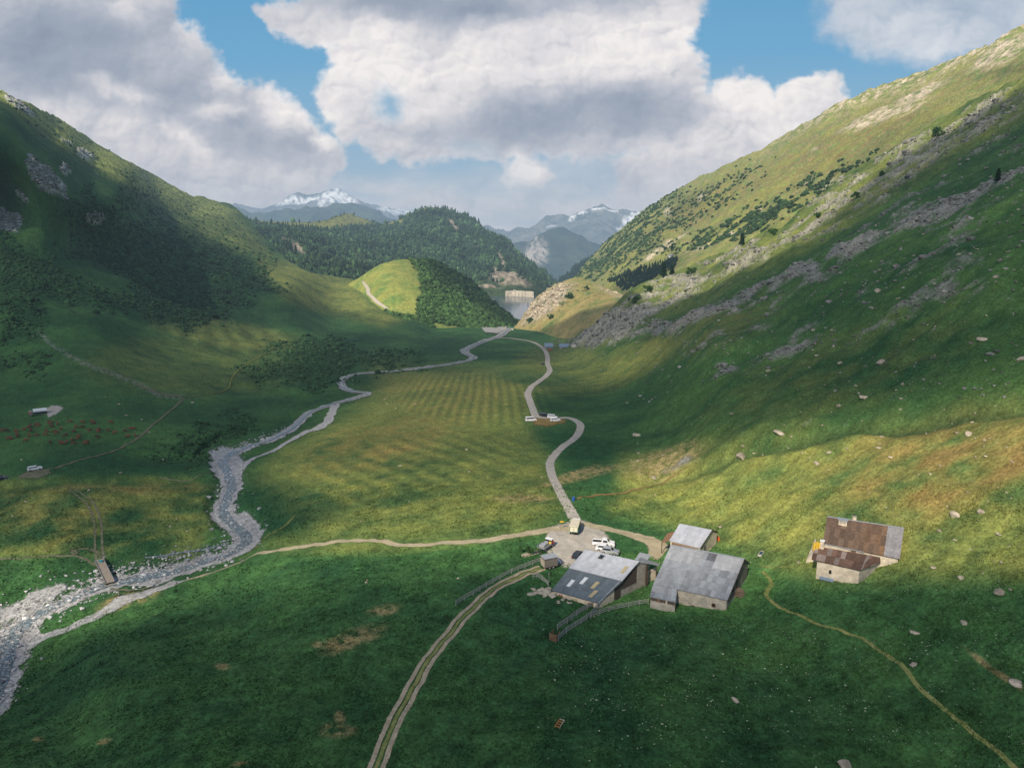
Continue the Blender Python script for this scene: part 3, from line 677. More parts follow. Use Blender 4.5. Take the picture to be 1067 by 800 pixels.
# far plain under everything, down to the horizon
def water_mat():
    m, nt = newmat('lake_water')
    b = N(nt, 'ShaderNodeBsdfPrincipled', Roughness=.10); b.inputs['Base Color'].default_value = (.012, .026, .026, 1)
    nz = N(nt, 'ShaderNodeTexNoise', Scale=.25, Detail=3.0); geo = N(nt, 'ShaderNodeNewGeometry'); nt.links.new(geo.outputs['Position'], nz.inputs['Vector'])
    bp = N(nt, 'ShaderNodeBump', Strength=.05, Distance=.4); nt.links.new(nz.outputs[0], bp.inputs['Height']); nt.links.new(bp.outputs[0], b.inputs['Normal'])
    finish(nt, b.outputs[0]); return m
LAKE_Z = -60.0
def flat_at(u, v, z):
    T = float(T_of_v(v)); return Vector(ray_pos(u, v, (H - z) / T))
lk = MB(); lp = [flat_at(u, v, LAKE_Z) for u, v in ((470, 333), (600, 333), (590, 308.5), (495, 308.5))]
lk.add(lp, [(0, 1, 2, 3)])
tag(lk.build('lake', water_mat()), kind='structure')
pl = MB(); pl.add([(-40000, -6000, -420), (40000, -6000, -420), (40000, 40000, -420), (-40000, 40000, -420)], [(0, 1, 2, 3)])
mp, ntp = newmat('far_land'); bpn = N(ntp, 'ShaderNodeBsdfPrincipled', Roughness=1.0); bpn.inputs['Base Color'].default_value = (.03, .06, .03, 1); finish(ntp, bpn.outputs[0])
tag(pl.build('terrain', mp), kind='structure')

# ------------------------------------------------------------------ unseen sheet of added clouds, shaped to cast the drawn shade
LIT = [([(-420, 560), (150, 612), (250, 590), (330, 548), (420, 525), (470, 530), (560, 515), (600, 500), (680, 484), (780, 472), (900, 448), (1067, 425), (1400, 415), (1400, 560), (1067, 606), (985, 612), (940, 624), (880, 634), (820, 630), (785, 622), (770, 640), (680, 648), (640, 634), (600, 634), (560, 622), (500, 604), (420, 604), (330, 618), (200, 650), (-420, 720)], 0, 10),
       ([(235, 500), (300, 462), (345, 428), (400, 402), (450, 388), (560, 378), (640, 362), (690, 372), (650, 395), (565, 405), (556, 432), (565, 465), (582, 500), (590, 530), (420, 560), (300, 560)], .42, 14),
       ([(250, 255), (374, 288), (384, 310), (420, 334), (400, 336), (360, 326), (300, 308), (262, 285)], .08, 4),
       ([(300, 320), (420, 336), (520, 338), (560, 343), (600, 352), (580, 362), (440, 350), (330, 344)], .5, 6),
       ([(130, 340), (250, 336), (330, 345), (330, 362), (240, 392), (150, 372)], .5, 10),
       ([(-420, -120), (0, 90), (60, 118), (200, 200), (262, 232), (300, 272), (270, 268), (240, 262), (195, 238), (161, 211), (131, 193), (97, 175), (64, 155), (37, 133), (0, 107), (-420, -80)], .12, 4),
       ([(45, 165), (100, 200), (150, 250), (155, 262), (110, 250), (60, 240), (0, 205), (0, 150)], .72, 14),
       ([(652, 300), (694, 283), (760, 256), (815, 234), (885, 176), (1067, 74), (1400, -120), (1400, -60), (1067, 96), (1016, 126), (972, 153), (920, 178), (885, 214), (832, 262), (771, 291), (710, 318), (672, 322)], 0, 5),
       ([(0, 498), (205, 497), (225, 560), (150, 590), (0, 600)], .72, 10)]
def g_shade(U, V):
    s = np.ones(U.shape)
    for p, lev, soft in LIT:
        s = np.minimum(s, 1 - (1 - lev) * poly(U, V, p, soft))
    s = np.maximum(s, 0)
    return s
def h_shade(U, V):
    return np.maximum(poly(U, V, [(440, 262), (480, 275), (515, 305), (560, 345), (530, 342), (505, 325), (482, 308), (455, 292), (441, 280)], 4), .25 * sstep(330, 338, V))
def k_shade(U, V):
    return .95 * poly(U, V, [(560, 345), (585, 338), (600, 328), (625, 322), (650, 312), (700, 330), (700, 370), (560, 370)], 4)
def s_shade(U, V):
    return np.clip(.75 * ell(U, V, 1060, 76, 40, 5, -10, .6) + .5 * ell(U, V, 712, 214, 22, 8, -38, .6) + .35 * ell(U, V, 930, 150, 80, 8, -30, .8) + .8 * ell(U, V, 672, 292, 45, 9, -28, .4), 0, 1)
ALT = 760.0
pts = []; vals = []; zs = []
for sh, fn, st in ((GROUND, g_shade, 3), (HILL, h_shade, 1), (KNOLL, k_shade, 1), (SLOPE, s_shade, 2)):
    P = sh.P[::st, ::st].reshape(-1, 3); S = fn(sh.U[::st, ::st], sh.V[::st, ::st]).ravel()
    k = (ALT - P[:, 2]) / math.tan(SUN_EL)
    pts.append(np.stack([P[:, 0] + SUN_H.x * k, P[:, 1] + SUN_H.y * k], -1)); vals.append(S); zs.append(P[:, 2])
pts = np.concatenate(pts); vals = np.concatenate(vals); zs = np.concatenate(zs)
CELL = 5.0
x0, y0 = pts.min(0) - 60; x1, y1 = pts.max(0) + 60
nx = int((x1 - x0) / CELL); ny = int((y1 - y0) / CELL)
ix = ((pts[:, 0] - x0) / CELL).astype(int); iy = ((pts[:, 1] - y0) / CELL).astype(int)
cell = ix * ny + iy
zmax = np.full(nx * ny, -1e9); np.maximum.at(zmax, cell, zs); seen = zs > zmax[cell] - 25      # only the ground the sun reaches first
cell = cell[seen]; vals = vals[seen]
num = np.bincount(cell, vals, nx * ny).reshape(nx, ny); den = np.bincount(cell, minlength=nx * ny).astype(float).reshape(nx, ny)
num = np.where(den > 0, num / np.maximum(den, 1), 0); den = (den > 0) * 1.0
def blur(a, r):
    k = np.exp(-0.5 * (np.arange(-3 * r, 3 * r + 1) / r) ** 2); k /= k.sum()
    a = np.apply_along_axis(lambda q: np.convolve(q, k, 'same'), 0, a); return np.apply_along_axis(lambda q: np.convolve(q, k, 'same'), 1, a)
D1 = np.where(den > 0, num, 0); W1 = den
out = None
for r in (1, 3, 8, 20):
    a, w = blur(D1, r), blur(W1, r)
    est = a / np.maximum(w, 1e-6)
    out = est if out is None else np.where(Wc > .12, out, est)
    if r == 1: Wc = w
    else: Wc = np.where(Wc > .12, Wc, w)
reach = sstep(0.0, .05, blur(W1, 20))
GX, GY = np.meshgrid(x0 + (np.arange(nx) + .5) * CELL, y0 + (np.arange(ny) + .5) * CELL, indexing='ij')
dens = np.clip(out * (1 + .5 * fbm(GX / 60, GY / 60, 4, 131)), 0, 1) * reach
cm, nt = newmat('shade_cloud_veil')
at = N(nt, 'ShaderNodeAttribute', attribute_name='dens'); mm = N(nt, 'ShaderNodeMath', operation='MULTIPLY'); mm.inputs[1].default_value = .79
nt.links.new(at.outputs['Fac'], mm.inputs[0])
tr = N(nt, 'ShaderNodeBsdfTransparent'); df = N(nt, 'ShaderNodeBsdfDiffuse'); df.inputs[0].default_value = (.85, .85, .87, 1)
tl = N(nt, 'ShaderNodeBsdfTranslucent'); tl.inputs[0].default_value = (.25, .25, .27, 1)
ad = N(nt, 'ShaderNodeAddShader'); nt.links.new(df.outputs[0], ad.inputs[0]); nt.links.new(tl.outputs[0], ad.inputs[1])
ms = N(nt, 'ShaderNodeMixShader'); nt.links.new(mm.outputs[0], ms.inputs[0]); nt.links.new(tr.outputs[0], ms.inputs[1]); nt.links.new(ad.outputs[0], ms.inputs[2])
ou = N(nt, 'ShaderNodeOutputMaterial'); nt.links.new(ms.outputs[0], ou.inputs['Surface'])
cv = np.stack([GX, GY, ALT + 12 * dens * (1 + fbm(GX / 40, GY / 40, 3, 132))], -1)
gf = grid_faces(nx, ny).reshape(-1, 4); keep = dens.ravel()[gf].max(1) > .01; gf = gf[keep]
used = np.unique(gf); remap = np.zeros(nx * ny, int); remap[used] = np.arange(len(used))
co = mesh_np('shade_cloud', cv.reshape(-1, 3)[used], remap[gf].ravel(), np.full(len(gf), 4), cm, True, attrs={'dens': dens.ravel()[used]})  # out-of-view sheet added to throw the drawn shade on the valley
tag(co, kind='structure')
# ------------------------------------------------------------------ sky with cumulus
def sky_colour(U, V):
    wu = U + 16 * fbm(U / 60, V / 50, 4, 201) + 4 * fbm(U / 14, V / 12, 3, 202)
    wv = V + 13 * fbm(U / 60, V / 50, 4, 203) + 4 * fbm(U / 14, V / 12, 3, 204)
    def wor(u, v, sc, seed):
        x = u / sc; y = v / (sc * .82); ix = np.floor(x).astype(np.int64); iy = np.floor(y).astype(np.int64); best = np.full(x.shape, 9.0)
        for dx in (-1, 0, 1):
            for dy in (-1, 0, 1):
                hx = (_hash(ix + dx, iy + dy, seed) & 0xFFFF) / 65536.0; hy = (_hash(ix + dx, iy + dy, seed + 991) & 0xFFFF) / 65536.0
                best = np.minimum(best, (ix + dx + hx - x) ** 2 + (iy + dy + hy - y) ** 2)
        return 1 - np.clip(best, 0, 1.2) / 1.2
    def hgt(u, v):
        return 1.0 * wor(u, v, 46, 211) + .52 * wor(u, v, 23, 212) + .27 * wor(u, v, 11, 213) + .12 * wor(u, v, 5.5, 214)
    HG = hgt(wu, wv)
    bil = (HG - 1.5) * 9 + 12 * fbm(U / 22, V / 18, 5, 216, gain=.6)
    def cl(p, soft=5, k=1.0): soft = soft * 1.35; return 1 - sstep(-soft, soft, poly_sd(wu, wv, p) - k * bil)
    left = cl([(-900, -500), (150, -500), (184, -10), (194, 22), (222, 48), (246, 84), (284, 92), (312, 110), (330, 128), (352, 146), (362, 170), (330, 200), (300, 260), (-900, 260)], 5, .8)
    mid = cl([(272, 10), (300, 4), (345, -60), (400, -500), (700, -500), (722, -30), (732, 18), (722, 38), (734, 66), (738, 104), (728, 140), (700, 160), (620, 164), (560, 158), (520, 168), (470, 168), (430, 176), (392, 160), (350, 140), (338, 118), (332, 98), (346, 72), (342, 52), (312, 46), (284, 28)], 5, .8)
    hole = .85 * ell(wu + 7 * fbm(U / 12, V / 10, 4, 217), wv, 403, 110, 15, 12, 20, .95)
    hole2 = .55 * ell(wu, wv, 492, 160, 26, 14, 20, .6) + .5 * ell(wu, wv, 470, 196, 60, 12, 0, .7)
    right = cl([(700, 150), (728, 108), (744, 86), (762, 74), (790, 84), (806, 98), (824, 84), (848, 76), (872, 82), (884, 102), (874, 122), (862, 140), (900, 190), (820, 260), (640, 240), (640, 168)], 4, .55)
    tr = .72 * cl([(858, -60), (1500, -500), (1900, -100), (1500, 60), (1067, 40), (1010, 62), (975, 70), (950, 60), (915, 58), (885, 50), (860, 36), (853, 10)], 12, .8)
    puff = .85 * cl([(515, 182), (530, 165), (548, 158), (560, 168), (572, 186), (558, 198), (530, 200)], 6, .35) + .4 * cl([(560, 150), (700, 150), (730, 175), (640, 222), (560, 205)], 14, .7)
    puff = np.maximum(puff, .9 * cl([(318, 146), (326, 134), (342, 138), (348, 150), (336, 156)], 4, .2))
    lowband = .78 * sstep(168, 205, V + 10 * fbm(U / 60, V / 20, 3, 209)) * (.75 + .6 * fbm(U / 70, V / 16, 4, 208))
    a = 1 - (1 - left) * (1 - mid * (1 - hole)) * (1 - right) * (1 - np.clip(tr, 0, 1)) * (1 - np.clip(puff, 0, 1)) 
    a = np.clip(a - hole2 * .5 * (1 - left), 0, 1)
    a = a * (1 - .35 * sstep(165, 245, V))
    a = np.maximum(a, np.clip(lowband, 0, .78) * (1 - left * .5))
    # painted light and shade of the masses: 1 = brilliant, 0 = grey base
    L = np.full(U.shape, .59)
    def add(cu, cv, ru, rv, ang, w, soft=.8):
        nonlocal L; L = L + w * ell(wu, wv, cu, cv, ru, rv, ang, soft)
    for q in ((110, 55, 130, 48, 10, -.28), (20, 60, 90, 50, 0, -.20), (255, 142, 78, 22, 10, -.26), (200, 105, 60, 14, 10, -.1), (215, 18, 22, 30, 40, .35), (300, 105, 26, 30, 50, .36), (245, 70, 16, 24, 40, .34), (130, 95, 40, 9, 20, .34), (228, 117, 26, 8, 10, .34), (190, 142, 26, 9, 30, .32), (128, 12, 18, 12, 30, .25), (75, 120, 60, 14, 8, .16),
              (455, 8, 95, 14, 4, -.40), (620, 5, 120, 22, 0, -.14), (610, 118, 90, 26, -8, -.30), (520, 132, 60, 26, 10, -.2), (690, 122, 40, 26, 0, -.2), (440, 142, 40, 22, 0, -.12), (378, 60, 56, 34, 0, .42), (345, 100, 22, 34, 0, .30), (450, 88, 60, 32, -20, .26), (520, 60, 60, 26, 0, .20), (650, 55, 70, 28, -10, .36), (700, 30, 32, 34, 0, .26), (600, 25, 60, 16, 0, .2), (420, 150, 20, 9, 0, .2),
              (770, 95, 42, 20, 0, .40), (845, 92, 34, 18, 0, .40), (790, 135, 80, 26, -10, .24), (700, 178, 60, 16, 0, -.02), (735, 150, 24, 14, 0, .05), (540, 178, 20, 16, 0, .36), (337, 143, 14, 9, 0, .4), (975, 52, 26, 12, 0, .3), (930, 20, 50, 18, 0, .08), (1020, 10, 60, 18, 0, -.12)):
        add(*q)
    # relief of the billows, lit from the left and above
    h1 = hgt(wu - 4.0, wv - 4.6)
    rel = np.clip(HG - h1, -.5, .5)
    L = np.clip(L, .05, .95)
    L = L + rel * (.10 + .50 * L * L) + .16 * (HG - 1.4) * L + .22 * fbm(U / 60, V / 42, 6, 215, gain=.58)
    L = L + .20 * (a * (1 - a)) * 4 * .5
    L = np.clip(L, 0, 1.08)
    ramp_x = [0, .25, .5, .75, 1.08]
    cols = s2l(np.array([(138, 151, 170), (160, 170, 186), (187, 192, 203), (217, 216, 220), (242, 238, 237)]))
    C = np.stack([np.interp(L, ramp_x, cols[:, k]) for k in range(3)], -1)
    # clear air
    bx = [-500, -40, 60, 130, 190, 250, 400]
    bc = s2l(np.array([(52, 110, 165), (100, 160, 202), (116, 170, 207), (142, 180, 207), (160, 184, 204), (168, 186, 202), (168, 186, 202)]))
    B = np.stack([np.interp(V + .02 * (U - 533), bx, bc[:, k]) for k in range(3)], -1)
    hz = .5 * sstep(130, 240, V)
    C = C * (1 - hz[..., None]) + s2l((176, 184, 198)) * hz[..., None]
    out = B * (1 - a[..., None]) + C * a[..., None]
    return out
su = np.concatenate([np.arange(-900, -20, 10.0), np.arange(-20, 1088, 1.0), np.arange(1088, 1970, 10.0)])
sv = np.concatenate([np.arange(-500, -10, 8.0), np.arange(-10, 275, 1.0), np.arange(275, 340, 5.0)])
SU, SV = np.meshgrid(su, sv, indexing='ij')
SP_ = ray_pos(SU, SV, 38000.0)
ms_, nts = newmat('sky_air')
vc = N(nts, 'ShaderNodeVertexColor', layer_name='Col'); em = N(nts, 'ShaderNodeEmission'); nts.links.new(vc.outputs[0], em.inputs[0])
ou = N(nts, 'ShaderNodeOutputMaterial'); nts.links.new(em.outputs[0], ou.inputs['Surface'])
sf = grid_faces(len(su), len(sv))
tag(mesh_np('sky', SP_.reshape(-1, 3), sf, np.full(len(sf) // 4, 4), ms_, True, sky_colour(SU, SV).reshape(-1, 3)), kind='structure')

# ------------------------------------------------------------------ world, sun, camera
w = bpy.data.worlds.new('World'); SC.world = w; w.use_nodes = True
wn = w.node_tree; bg = wn.nodes['Background']; sk = wn.nodes.new('ShaderNodeTexSky'); sk.sky_type = 'NISHITA'; sk.sun_disc = False
sk.sun_elevation = SUN_EL; sk.sun_rotation = math.atan2(SUN_H.x, SUN_H.y); sk.altitude = 1800; sk.air_density = 1.0; sk.dust_density = 1.2
wn.links.new(sk.outputs[0], bg.inputs[0]); bg.inputs[1].default_value = 0.13
sl = bpy.data.lights.new('sun', 'SUN'); sl.energy = 5.0; sl.angle = math.radians(0.6); sl.color = (1.0, .88, .70)
so = bpy.data.objects.new('sun', sl); COL.objects.link(so)
sdir = Vector((SUN_H.x * math.cos(SUN_EL), SUN_H.y * math.cos(SUN_EL), math.sin(SUN_EL)))
so.rotation_euler = sdir.to_track_quat('Z', 'Y').to_euler(); so.location = (0, -50, 300)
cam = bpy.data.cameras.new('camera'); cam.sensor_width = 36; cam.lens = F / 1067 * 36; cam.clip_start = .5; cam.clip_end = 90000
cob = bpy.data.objects.new('camera', cam); COL.objects.link(cob); cob.location = (0, 0, H); cob.rotation_euler = (math.radians(90) - PITCH, 0, 0)
SC.camera = cob
SC.view_settings.view_transform = 'Standard'; SC.view_settings.look = 'None'; SC.view_settings.exposure = 0
SC.cycles.use_denoising = True; SC.cycles.max_bounces = 5; SC.cycles.transparent_max_bounces = 12; SC.cycles.diffuse_bounces = 2; SC.cycles.glossy_bounces = 2
SC.cycles.use_adaptive_sampling = True; SC.cycles.adaptive_threshold = .02
# ------------------------------------------------------------------ tracks, road, river laid over the ground
def smooth_path(pts, step=3.0):
    p = np.array(pts, float); n = len(p); out = []
    for i in range(n - 1):
        p0 = p[max(i - 1, 0)]; p1 = p[i]; p2 = p[i + 1]; p3 = p[min(i + 2, n - 1)]
        m = max(2, int(np.linalg.norm((p2 - p1)[:2]) / step))
        for k in range(m):
            t = k / m
            out.append(.5 * ((2 * p1) + (-p0 + p2) * t + (2 * p0 - 5 * p1 + 4 * p2 - p3) * t * t + (-p0 + 3 * p1 - 3 * p2 + p3) * t ** 3))
    out.append(p[-1]); return np.array(out)

def drape(Pw, lift):
    """put world points onto the ground sheet"""
    q = Pw.copy()
    for _ in range(3):
        u, v = project(q); g = G(u, v); q = Pw.copy(); q[..., 2] = g[..., 2]
        # slide along the view ray until the plan position fits
        err = Pw[..., :2] - g[..., :2]
        q[..., 2] += 0.0
    u, v = project(q); g = G(u, v); g = g.copy(); g[..., 2] += lift
    return g

def ribbon(name, pts, width, mat, lift=.05, cross=7, sheet=None, wob=.12, off=0.0, cover_fn=None, step=2.0, kind='structure', seed=0):
    p = smooth_path(pts, step); S = sheet or GROUND
    P = S.point(p[:, 0], p[:, 1])
    w = p[:, 2] if p.shape[1] > 2 else np.full(len(p), float(width))
    t = np.gradient(P[:, :2], axis=0); t /= np.linalg.norm(t, axis=1)[:, None] + 1e-9
    k = np.ones(5) / 5
    t = np.stack([np.convolve(np.pad(t[:, i], 2, mode='edge'), k, 'valid') for i in (0, 1)], -1); t /= np.linalg.norm(t, axis=1)[:, None] + 1e-9
    nrm = np.stack([-t[:, 1], t[:, 0]], -1)
    s = np.linspace(-1, 1, cross)
    L = np.cumsum(np.concatenate([[0], np.linalg.norm(np.diff(P[:, :2], axis=0), axis=1)]))
    wl = w * .5 * (1 + wob * fbm(L / 6.0, L * 0 + 3.3 + seed, 3, 301)); wr = w * .5 * (1 + wob * fbm(L / 6.0, L * 0 + 8.8 + seed, 3, 302))
    offs = np.where(s[None, :] < 0, wl[:, None], wr[:, None]) * s[None, :] + off
    Q = np.repeat(P[:, None, :], cross, 1); Q[..., :2] += nrm[:, None, :] * offs[..., None]
    u, v = project(Q)
    R = S.point(u, v)
    R = R + 0; R[..., 2] += lift * np.clip(R[..., 1] / 150.0, .8, 6)
    cov = np.repeat((1 - np.abs(s) ** 2.2)[None, :], len(P), 0)
    if cover_fn is not None: cov = cover_fn(cov, s, L)
    end = np.minimum(np.arange(len(P)), np.arange(len(P))[::-1]) / 3.0
    cov = cov * np.clip(end, 0, 1)[:, None]
    f = grid_faces(len(P), cross)
    o = mesh_np(name, R.reshape(-1, 3), f, np.full(len(f) // 4, 4), mat, True, attrs={'cover': cov.ravel()})
    tag(o, kind=kind); return o, P, nrm, L

def area(name, polygon, mat, lift=.04, step=1.2, soft=4.0, sheet=None):
    xs = [p[0] for p in polygon]; ys = [p[1] for p in polygon]
    uu = np.arange(min(xs) - soft, max(xs) + soft + step, step); vv = np.arange(min(ys) - soft, max(ys) + soft + step, step * .7)
    U, V = np.meshgrid(uu, vv, indexing='ij'); sd = poly_sd(U, V, polygon)
    R = (sheet or GROUND).point(U, V).copy(); R[..., 2] += lift * np.clip(R[..., 1] / 150.0, .8, 6)
    cov = np.clip(.5 - sd / (2 * soft), 0, 1)
    gf = grid_faces(len(uu), len(vv)).reshape(-1, 4); gf = gf[cov.ravel()[gf].max(1) > 0]
    used = np.unique(gf); rm = np.zeros(U.size, int); rm[used] = np.arange(len(used))
    return tag(mesh_np(name, R.reshape(-1, 3)[used], rm[gf].ravel(), np.full(len(gf), 4), mat, True, attrs={'cover': cov.ravel()[used]}), kind='structure')

M_ROAD = ribbon_mat('road_gravel', (.50, .47, .42), (.38, .35, .30), scale=.5, cut=-.12, spots=1.5)
M_DIRT = ribbon_mat('dirt', (.46, .40, .28), (.36, .31, .20), scale=.6, cut=.02, spots=1.2)
M_RUT = ribbon_mat('rut', (.46, .39, .28), (.34, .28, .19), scale=.8, cut=.02, spots=1.0)
M_PATH = ribbon_mat('path_soil', (.27, .27, .10), (.17, .20, .065), scale=.5, cut=.27, spots=.8)
M_PATHD = ribbon_mat('path_dim', (.20, .19, .13), (.15, .16, .10), scale=.5, cut=.12, spots=.8)
M_STRAW = ribbon_mat('straw', (.28, .20, .09), (.20, .15, .06), scale=.5, cut=.18, spots=.9)

ROADP = [(521, 352), (532, 352.5), (545, 354.5), (556, 357), (563, 361), (568, 366), (570.5, 372), (570.5, 379), (573, 386), (570, 391), (562, 397), (554, 403), (550, 410), (552, 418), (555, 426), (558, 433), (566, 435.5), (580, 436), (594, 436.5), (603, 440), (605, 446), (602, 454), (595, 460), (585, 467), (577, 475), (573, 484), (575, 495), (581, 507), (587, 519), (592, 528), (598, 540), (601, 547)]
road_o, *_ = ribbon('road', [(a, b, float(np.interp(b, [352, 400, 440, 500, 545], [4.6, 3.9, 3.3, 2.7, 3.0]))) for a, b in ROADP], 4, M_ROAD, lift=.07, wob=.06)
ribbon('road', [(526, 337, 5), (534, 341, 6), (545, 340, 5), (560, 338, 4), (572, 336, 3)], 5, M_ROAD, lift=.3, sheet=None) if False else None
ribbon('dirt_track', [(603, 550, 3.2), (588, 551, 3.4), (565, 555.5, 3.2), (540, 559, 3), (500, 564, 2.6), (460, 567, 2.4), (420, 565, 2.3), (390, 562.5, 2.3), (360, 562, 2.3), (330, 566, 2.4), (290, 573, 2.5), (250, 582, 2.6), (210, 591, 2.6), (186, 597.5, 2.4)], 3, M_DIRT, lift=.05)
ribbon('dirt_track', [(602, 547, 3), (618, 549.5, 3), (640, 554, 3.2), (660, 559.5, 3.6), (676, 565, 4.6), (686, 571, 5.2), (684, 577, 4), (680, 584, 3)], 3, M_DIRT, lift=.06)
def rut_cover(c, s, L): return c
TR = [(386, 812), (396, 788), (410, 756), (428, 722), (447, 690), (466, 664), (486, 640), (506, 621), (526, 608), (546, 599), (566, 592)]
for sgn in (-1, 1):
    ribbon('dirt_track', TR, .8, M_RUT, lift=.05, cross=5, off=sgn * .86, wob=.25, seed=sgn)
ribbon('dirt_track', TR, .8, M_PATH, lift=.03, cross=5, wob=.5, seed=7)
area('gravel_yard', [(575, 553), (592, 548), (606, 546), (618, 550), (628, 558), (634, 566), (634, 576), (620, 584), (604, 588), (590, 588), (578, 584), (573, 574), (572, 562)], M_ROAD, lift=.045, soft=3.5)
area('gravel_yard', [(554, 433), (562, 435), (584, 437), (588, 439), (570, 443), (558, 441)], M_STRAW, lift=.05, soft=4.5)
area('gravel_yard', [(20, 497), (32, 490), (48, 489), (52, 492), (40, 497)], M_PATHD, lift=.05, soft=2.5)
area('gravel_yard', [(50, 427), (54, 424), (64, 425), (58, 430), (51, 433)], M_ROAD, lift=.05, soft=1.5)
ribbon('path', [(788, 589.5), (800, 592), (815, 592), (830, 590.5), (843, 588)], 1.0, M_PATH, lift=.06)
ribbon('path', [(792, 595), (800, 601), (804, 607), (800, 613), (799, 620), (806, 628), (822, 636), (840, 645), (862, 655), (890, 664), (912, 676), (934, 693), (952, 710), (972, 728), (998, 748), (1030, 774), (1056, 797), (1080, 820)], 1.15, M_PATH, lift=.06, wob=.3)
ribbon('path', [(100, 582), (80, 581), (50, 580.5), (20, 582), (-15, 583)], 1.2, M_PATHD, lift=.06)
ribbon('path', [(104, 578), (97, 574), (88, 572.5), (79, 573.5)], 1.4, M_PATHD, lift=.06)
area('path', [(73, 574), (80, 573), (82, 576), (78, 579), (75, 578)], M_PATHD, lift=.05, soft=1.5)
BT = [(104.5, 584), (103, 572), (102.5, 560), (102, 547), (98, 532), (91, 521), (82, 514), (76, 507), (75, 500)]
for sgn in (-1, 1): ribbon('dirt_track', BT, .75, M_PATHD, lift=.06, cross=5, off=sgn * .9)
ribbon('dirt_track', [(107, 582, 1), (105, 575, 3)], 2, M_PATHD, lift=.06)
ribbon('path', [(112, 601), (122, 602.5), (138, 602), (152, 600), (160, 598)], 1.1, M_PATHD, lift=.25)
ribbon('path', [(22, 496), (45, 490), (80, 481), (118, 469), (146, 455), (162, 441), (176, 429), (190, 417), (193, 414)], 1.6, M_PATHD, lift=.09)
ribbon('path', [(140, 399), (158, 407), (178, 412.5), (198, 413.5), (216, 411)], 1.8, M_PATHD, lift=.1)
ribbon('path', [(216, 411), (230, 406), (240, 397), (246, 388), (258, 379), (272, 371), (285, 362), (292, 352)], 1.6, M_PATH, lift=.1)
ribbon('path', [(165, 496), (190, 496), (208, 495), (222, 492)], .6, M_PATHD, lift=.1)
ribbon('path', [(308, 536), (298, 547), (283, 557), (262, 567), (246, 573)], 1.0, M_PATH, lift=.06)
ribbon('path', [(378, 293, 5), (383, 300, 6), (384, 306, 6), (389, 311, 7), (396, 317, 7), (404, 322, 6)], 6, M_ROAD, lift=.1, sheet=HILL)
ribbon('path', [(600, 520), (640, 508), (690, 494), (735, 482)], 1.2, M_STRAW, lift=.08)

# gravel bed and running water
M_BED = ribbon_mat('river_gravel', (.52, .515, .50), (.27, .27, .265), scale=.7, cut=.0, spots=.55)
def river_water():
    m, nt = newmat('river_water')
    geo = N(nt, 'ShaderNodeNewGeometry')
    nz = N(nt, 'ShaderNodeTexNoise', Scale=1.6, Detail=5.0, Roughness=.7); nt.links.new(geo.outputs['Position'], nz.inputs['Vector'])
    cr_ = N(nt, 'ShaderNodeValToRGB'); e = cr_.color_ramp.elements
    e[0].position = .40; e[0].color = (.075, .105, .12, 1); e[1].position = .66; e[1].color = (.62, .68, .72, 1)
    k = cr_.color_ramp.elements.new(.55); k.color = (.17, .22, .24, 1)
    nt.links.new(nz.outputs[0], cr_.inputs[0])
    b = N(nt, 'ShaderNodeBsdfPrincipled', Roughness=.22); b.inputs['Specular IOR Level'].default_value = .5
    nt.links.new(cr_.outputs[0], b.inputs['Base Color'])
    bp = N(nt, 'ShaderNodeBump', Strength=.5, Distance=.3); nt.links.new(nz.outputs[0], bp.inputs['Height']); nt.links.new(bp.outputs[0], b.inputs['Normal'])
    at = N(nt, 'ShaderNodeAttribute', attribute_name='cover'); n2 = N(nt, 'ShaderNodeTexNoise', Scale=.7, Detail=4.0); nt.links.new(geo.outputs['Position'], n2.inputs['Vector'])
    ad = N(nt, 'ShaderNodeMath', operation='ADD'); nt.links.new(at.outputs['Fac'], ad.inputs[0]); nt.links.new(n2.outputs[0], ad.inputs[1])
    mr = N(nt, 'ShaderNodeMapRange', interpolation_type='SMOOTHSTEP'); mr.inputs[1].default_value = .62; mr.inputs[2].default_value = .74; nt.links.new(ad.outputs[0], mr.inputs[0])
    tr = N(nt, 'ShaderNodeBsdfTransparent'); ms = N(nt, 'ShaderNodeMixShader'); nt.links.new(mr.outputs[0], ms.inputs[0]); nt.links.new(tr.outputs[0], ms.inputs[1]); nt.links.new(b.outputs[0], ms.inputs[2])
    ou = N(nt, 'ShaderNodeOutputMaterial'); nt.links.new(ms.outputs[0], ou.inputs['Surface']); return m
M_WATER = river_water()
ribbon('riverbed', [(a, b, c * float(np.interp(b, [340, 430, 500, 600], [1.35, 1.15, .95, .85]))) for a, b, c in RIVER], 8, M_BED, lift=.10, cross=13, wob=.8, step=2.5)
ribbon('river', [(a, b, c * .38) for a, b, c in RIVER], 8, M_WATER, lift=.17, cross=9, wob=.6, step=2.5, seed=5)
ribbon('riverbed', [(352, 416, 5), (346, 428, 5), (342, 438, 5), (332, 446, 5), (320, 449, 4.5), (306, 457, 4), (293, 464, 3.4), (276, 472, 3), (259, 480, 3), (252, 488, 3)], 4, M_BED, lift=.10, cross=7, wob=.5)
ribbon('riverbed', [(186, 594, 6), (168, 602, 5.5), (142, 611, 5), (115, 621, 4.5), (88, 631, 4.5), (66, 641, 5), (44, 648, 6), (25, 655, 7)], 4, M_BED, lift=.10, cross=7, wob=.4)
area('riverbed', [(219, 469), (232, 464), (244, 469), (252, 480), (249, 498), (241, 505), (232, 500), (226, 484)], M_BED, lift=.12, soft=3)
area('riverbed', [(240, 536), (254, 532), (269, 545), (267, 556), (256, 562), (246, 556)], M_BED, lift=.12, soft=3)
area('riverbed', [(10, 630), (40, 612), (66, 606), (52, 616), (28, 630), (0, 642), (0, 634)], M_BED, lift=.12, soft=4)
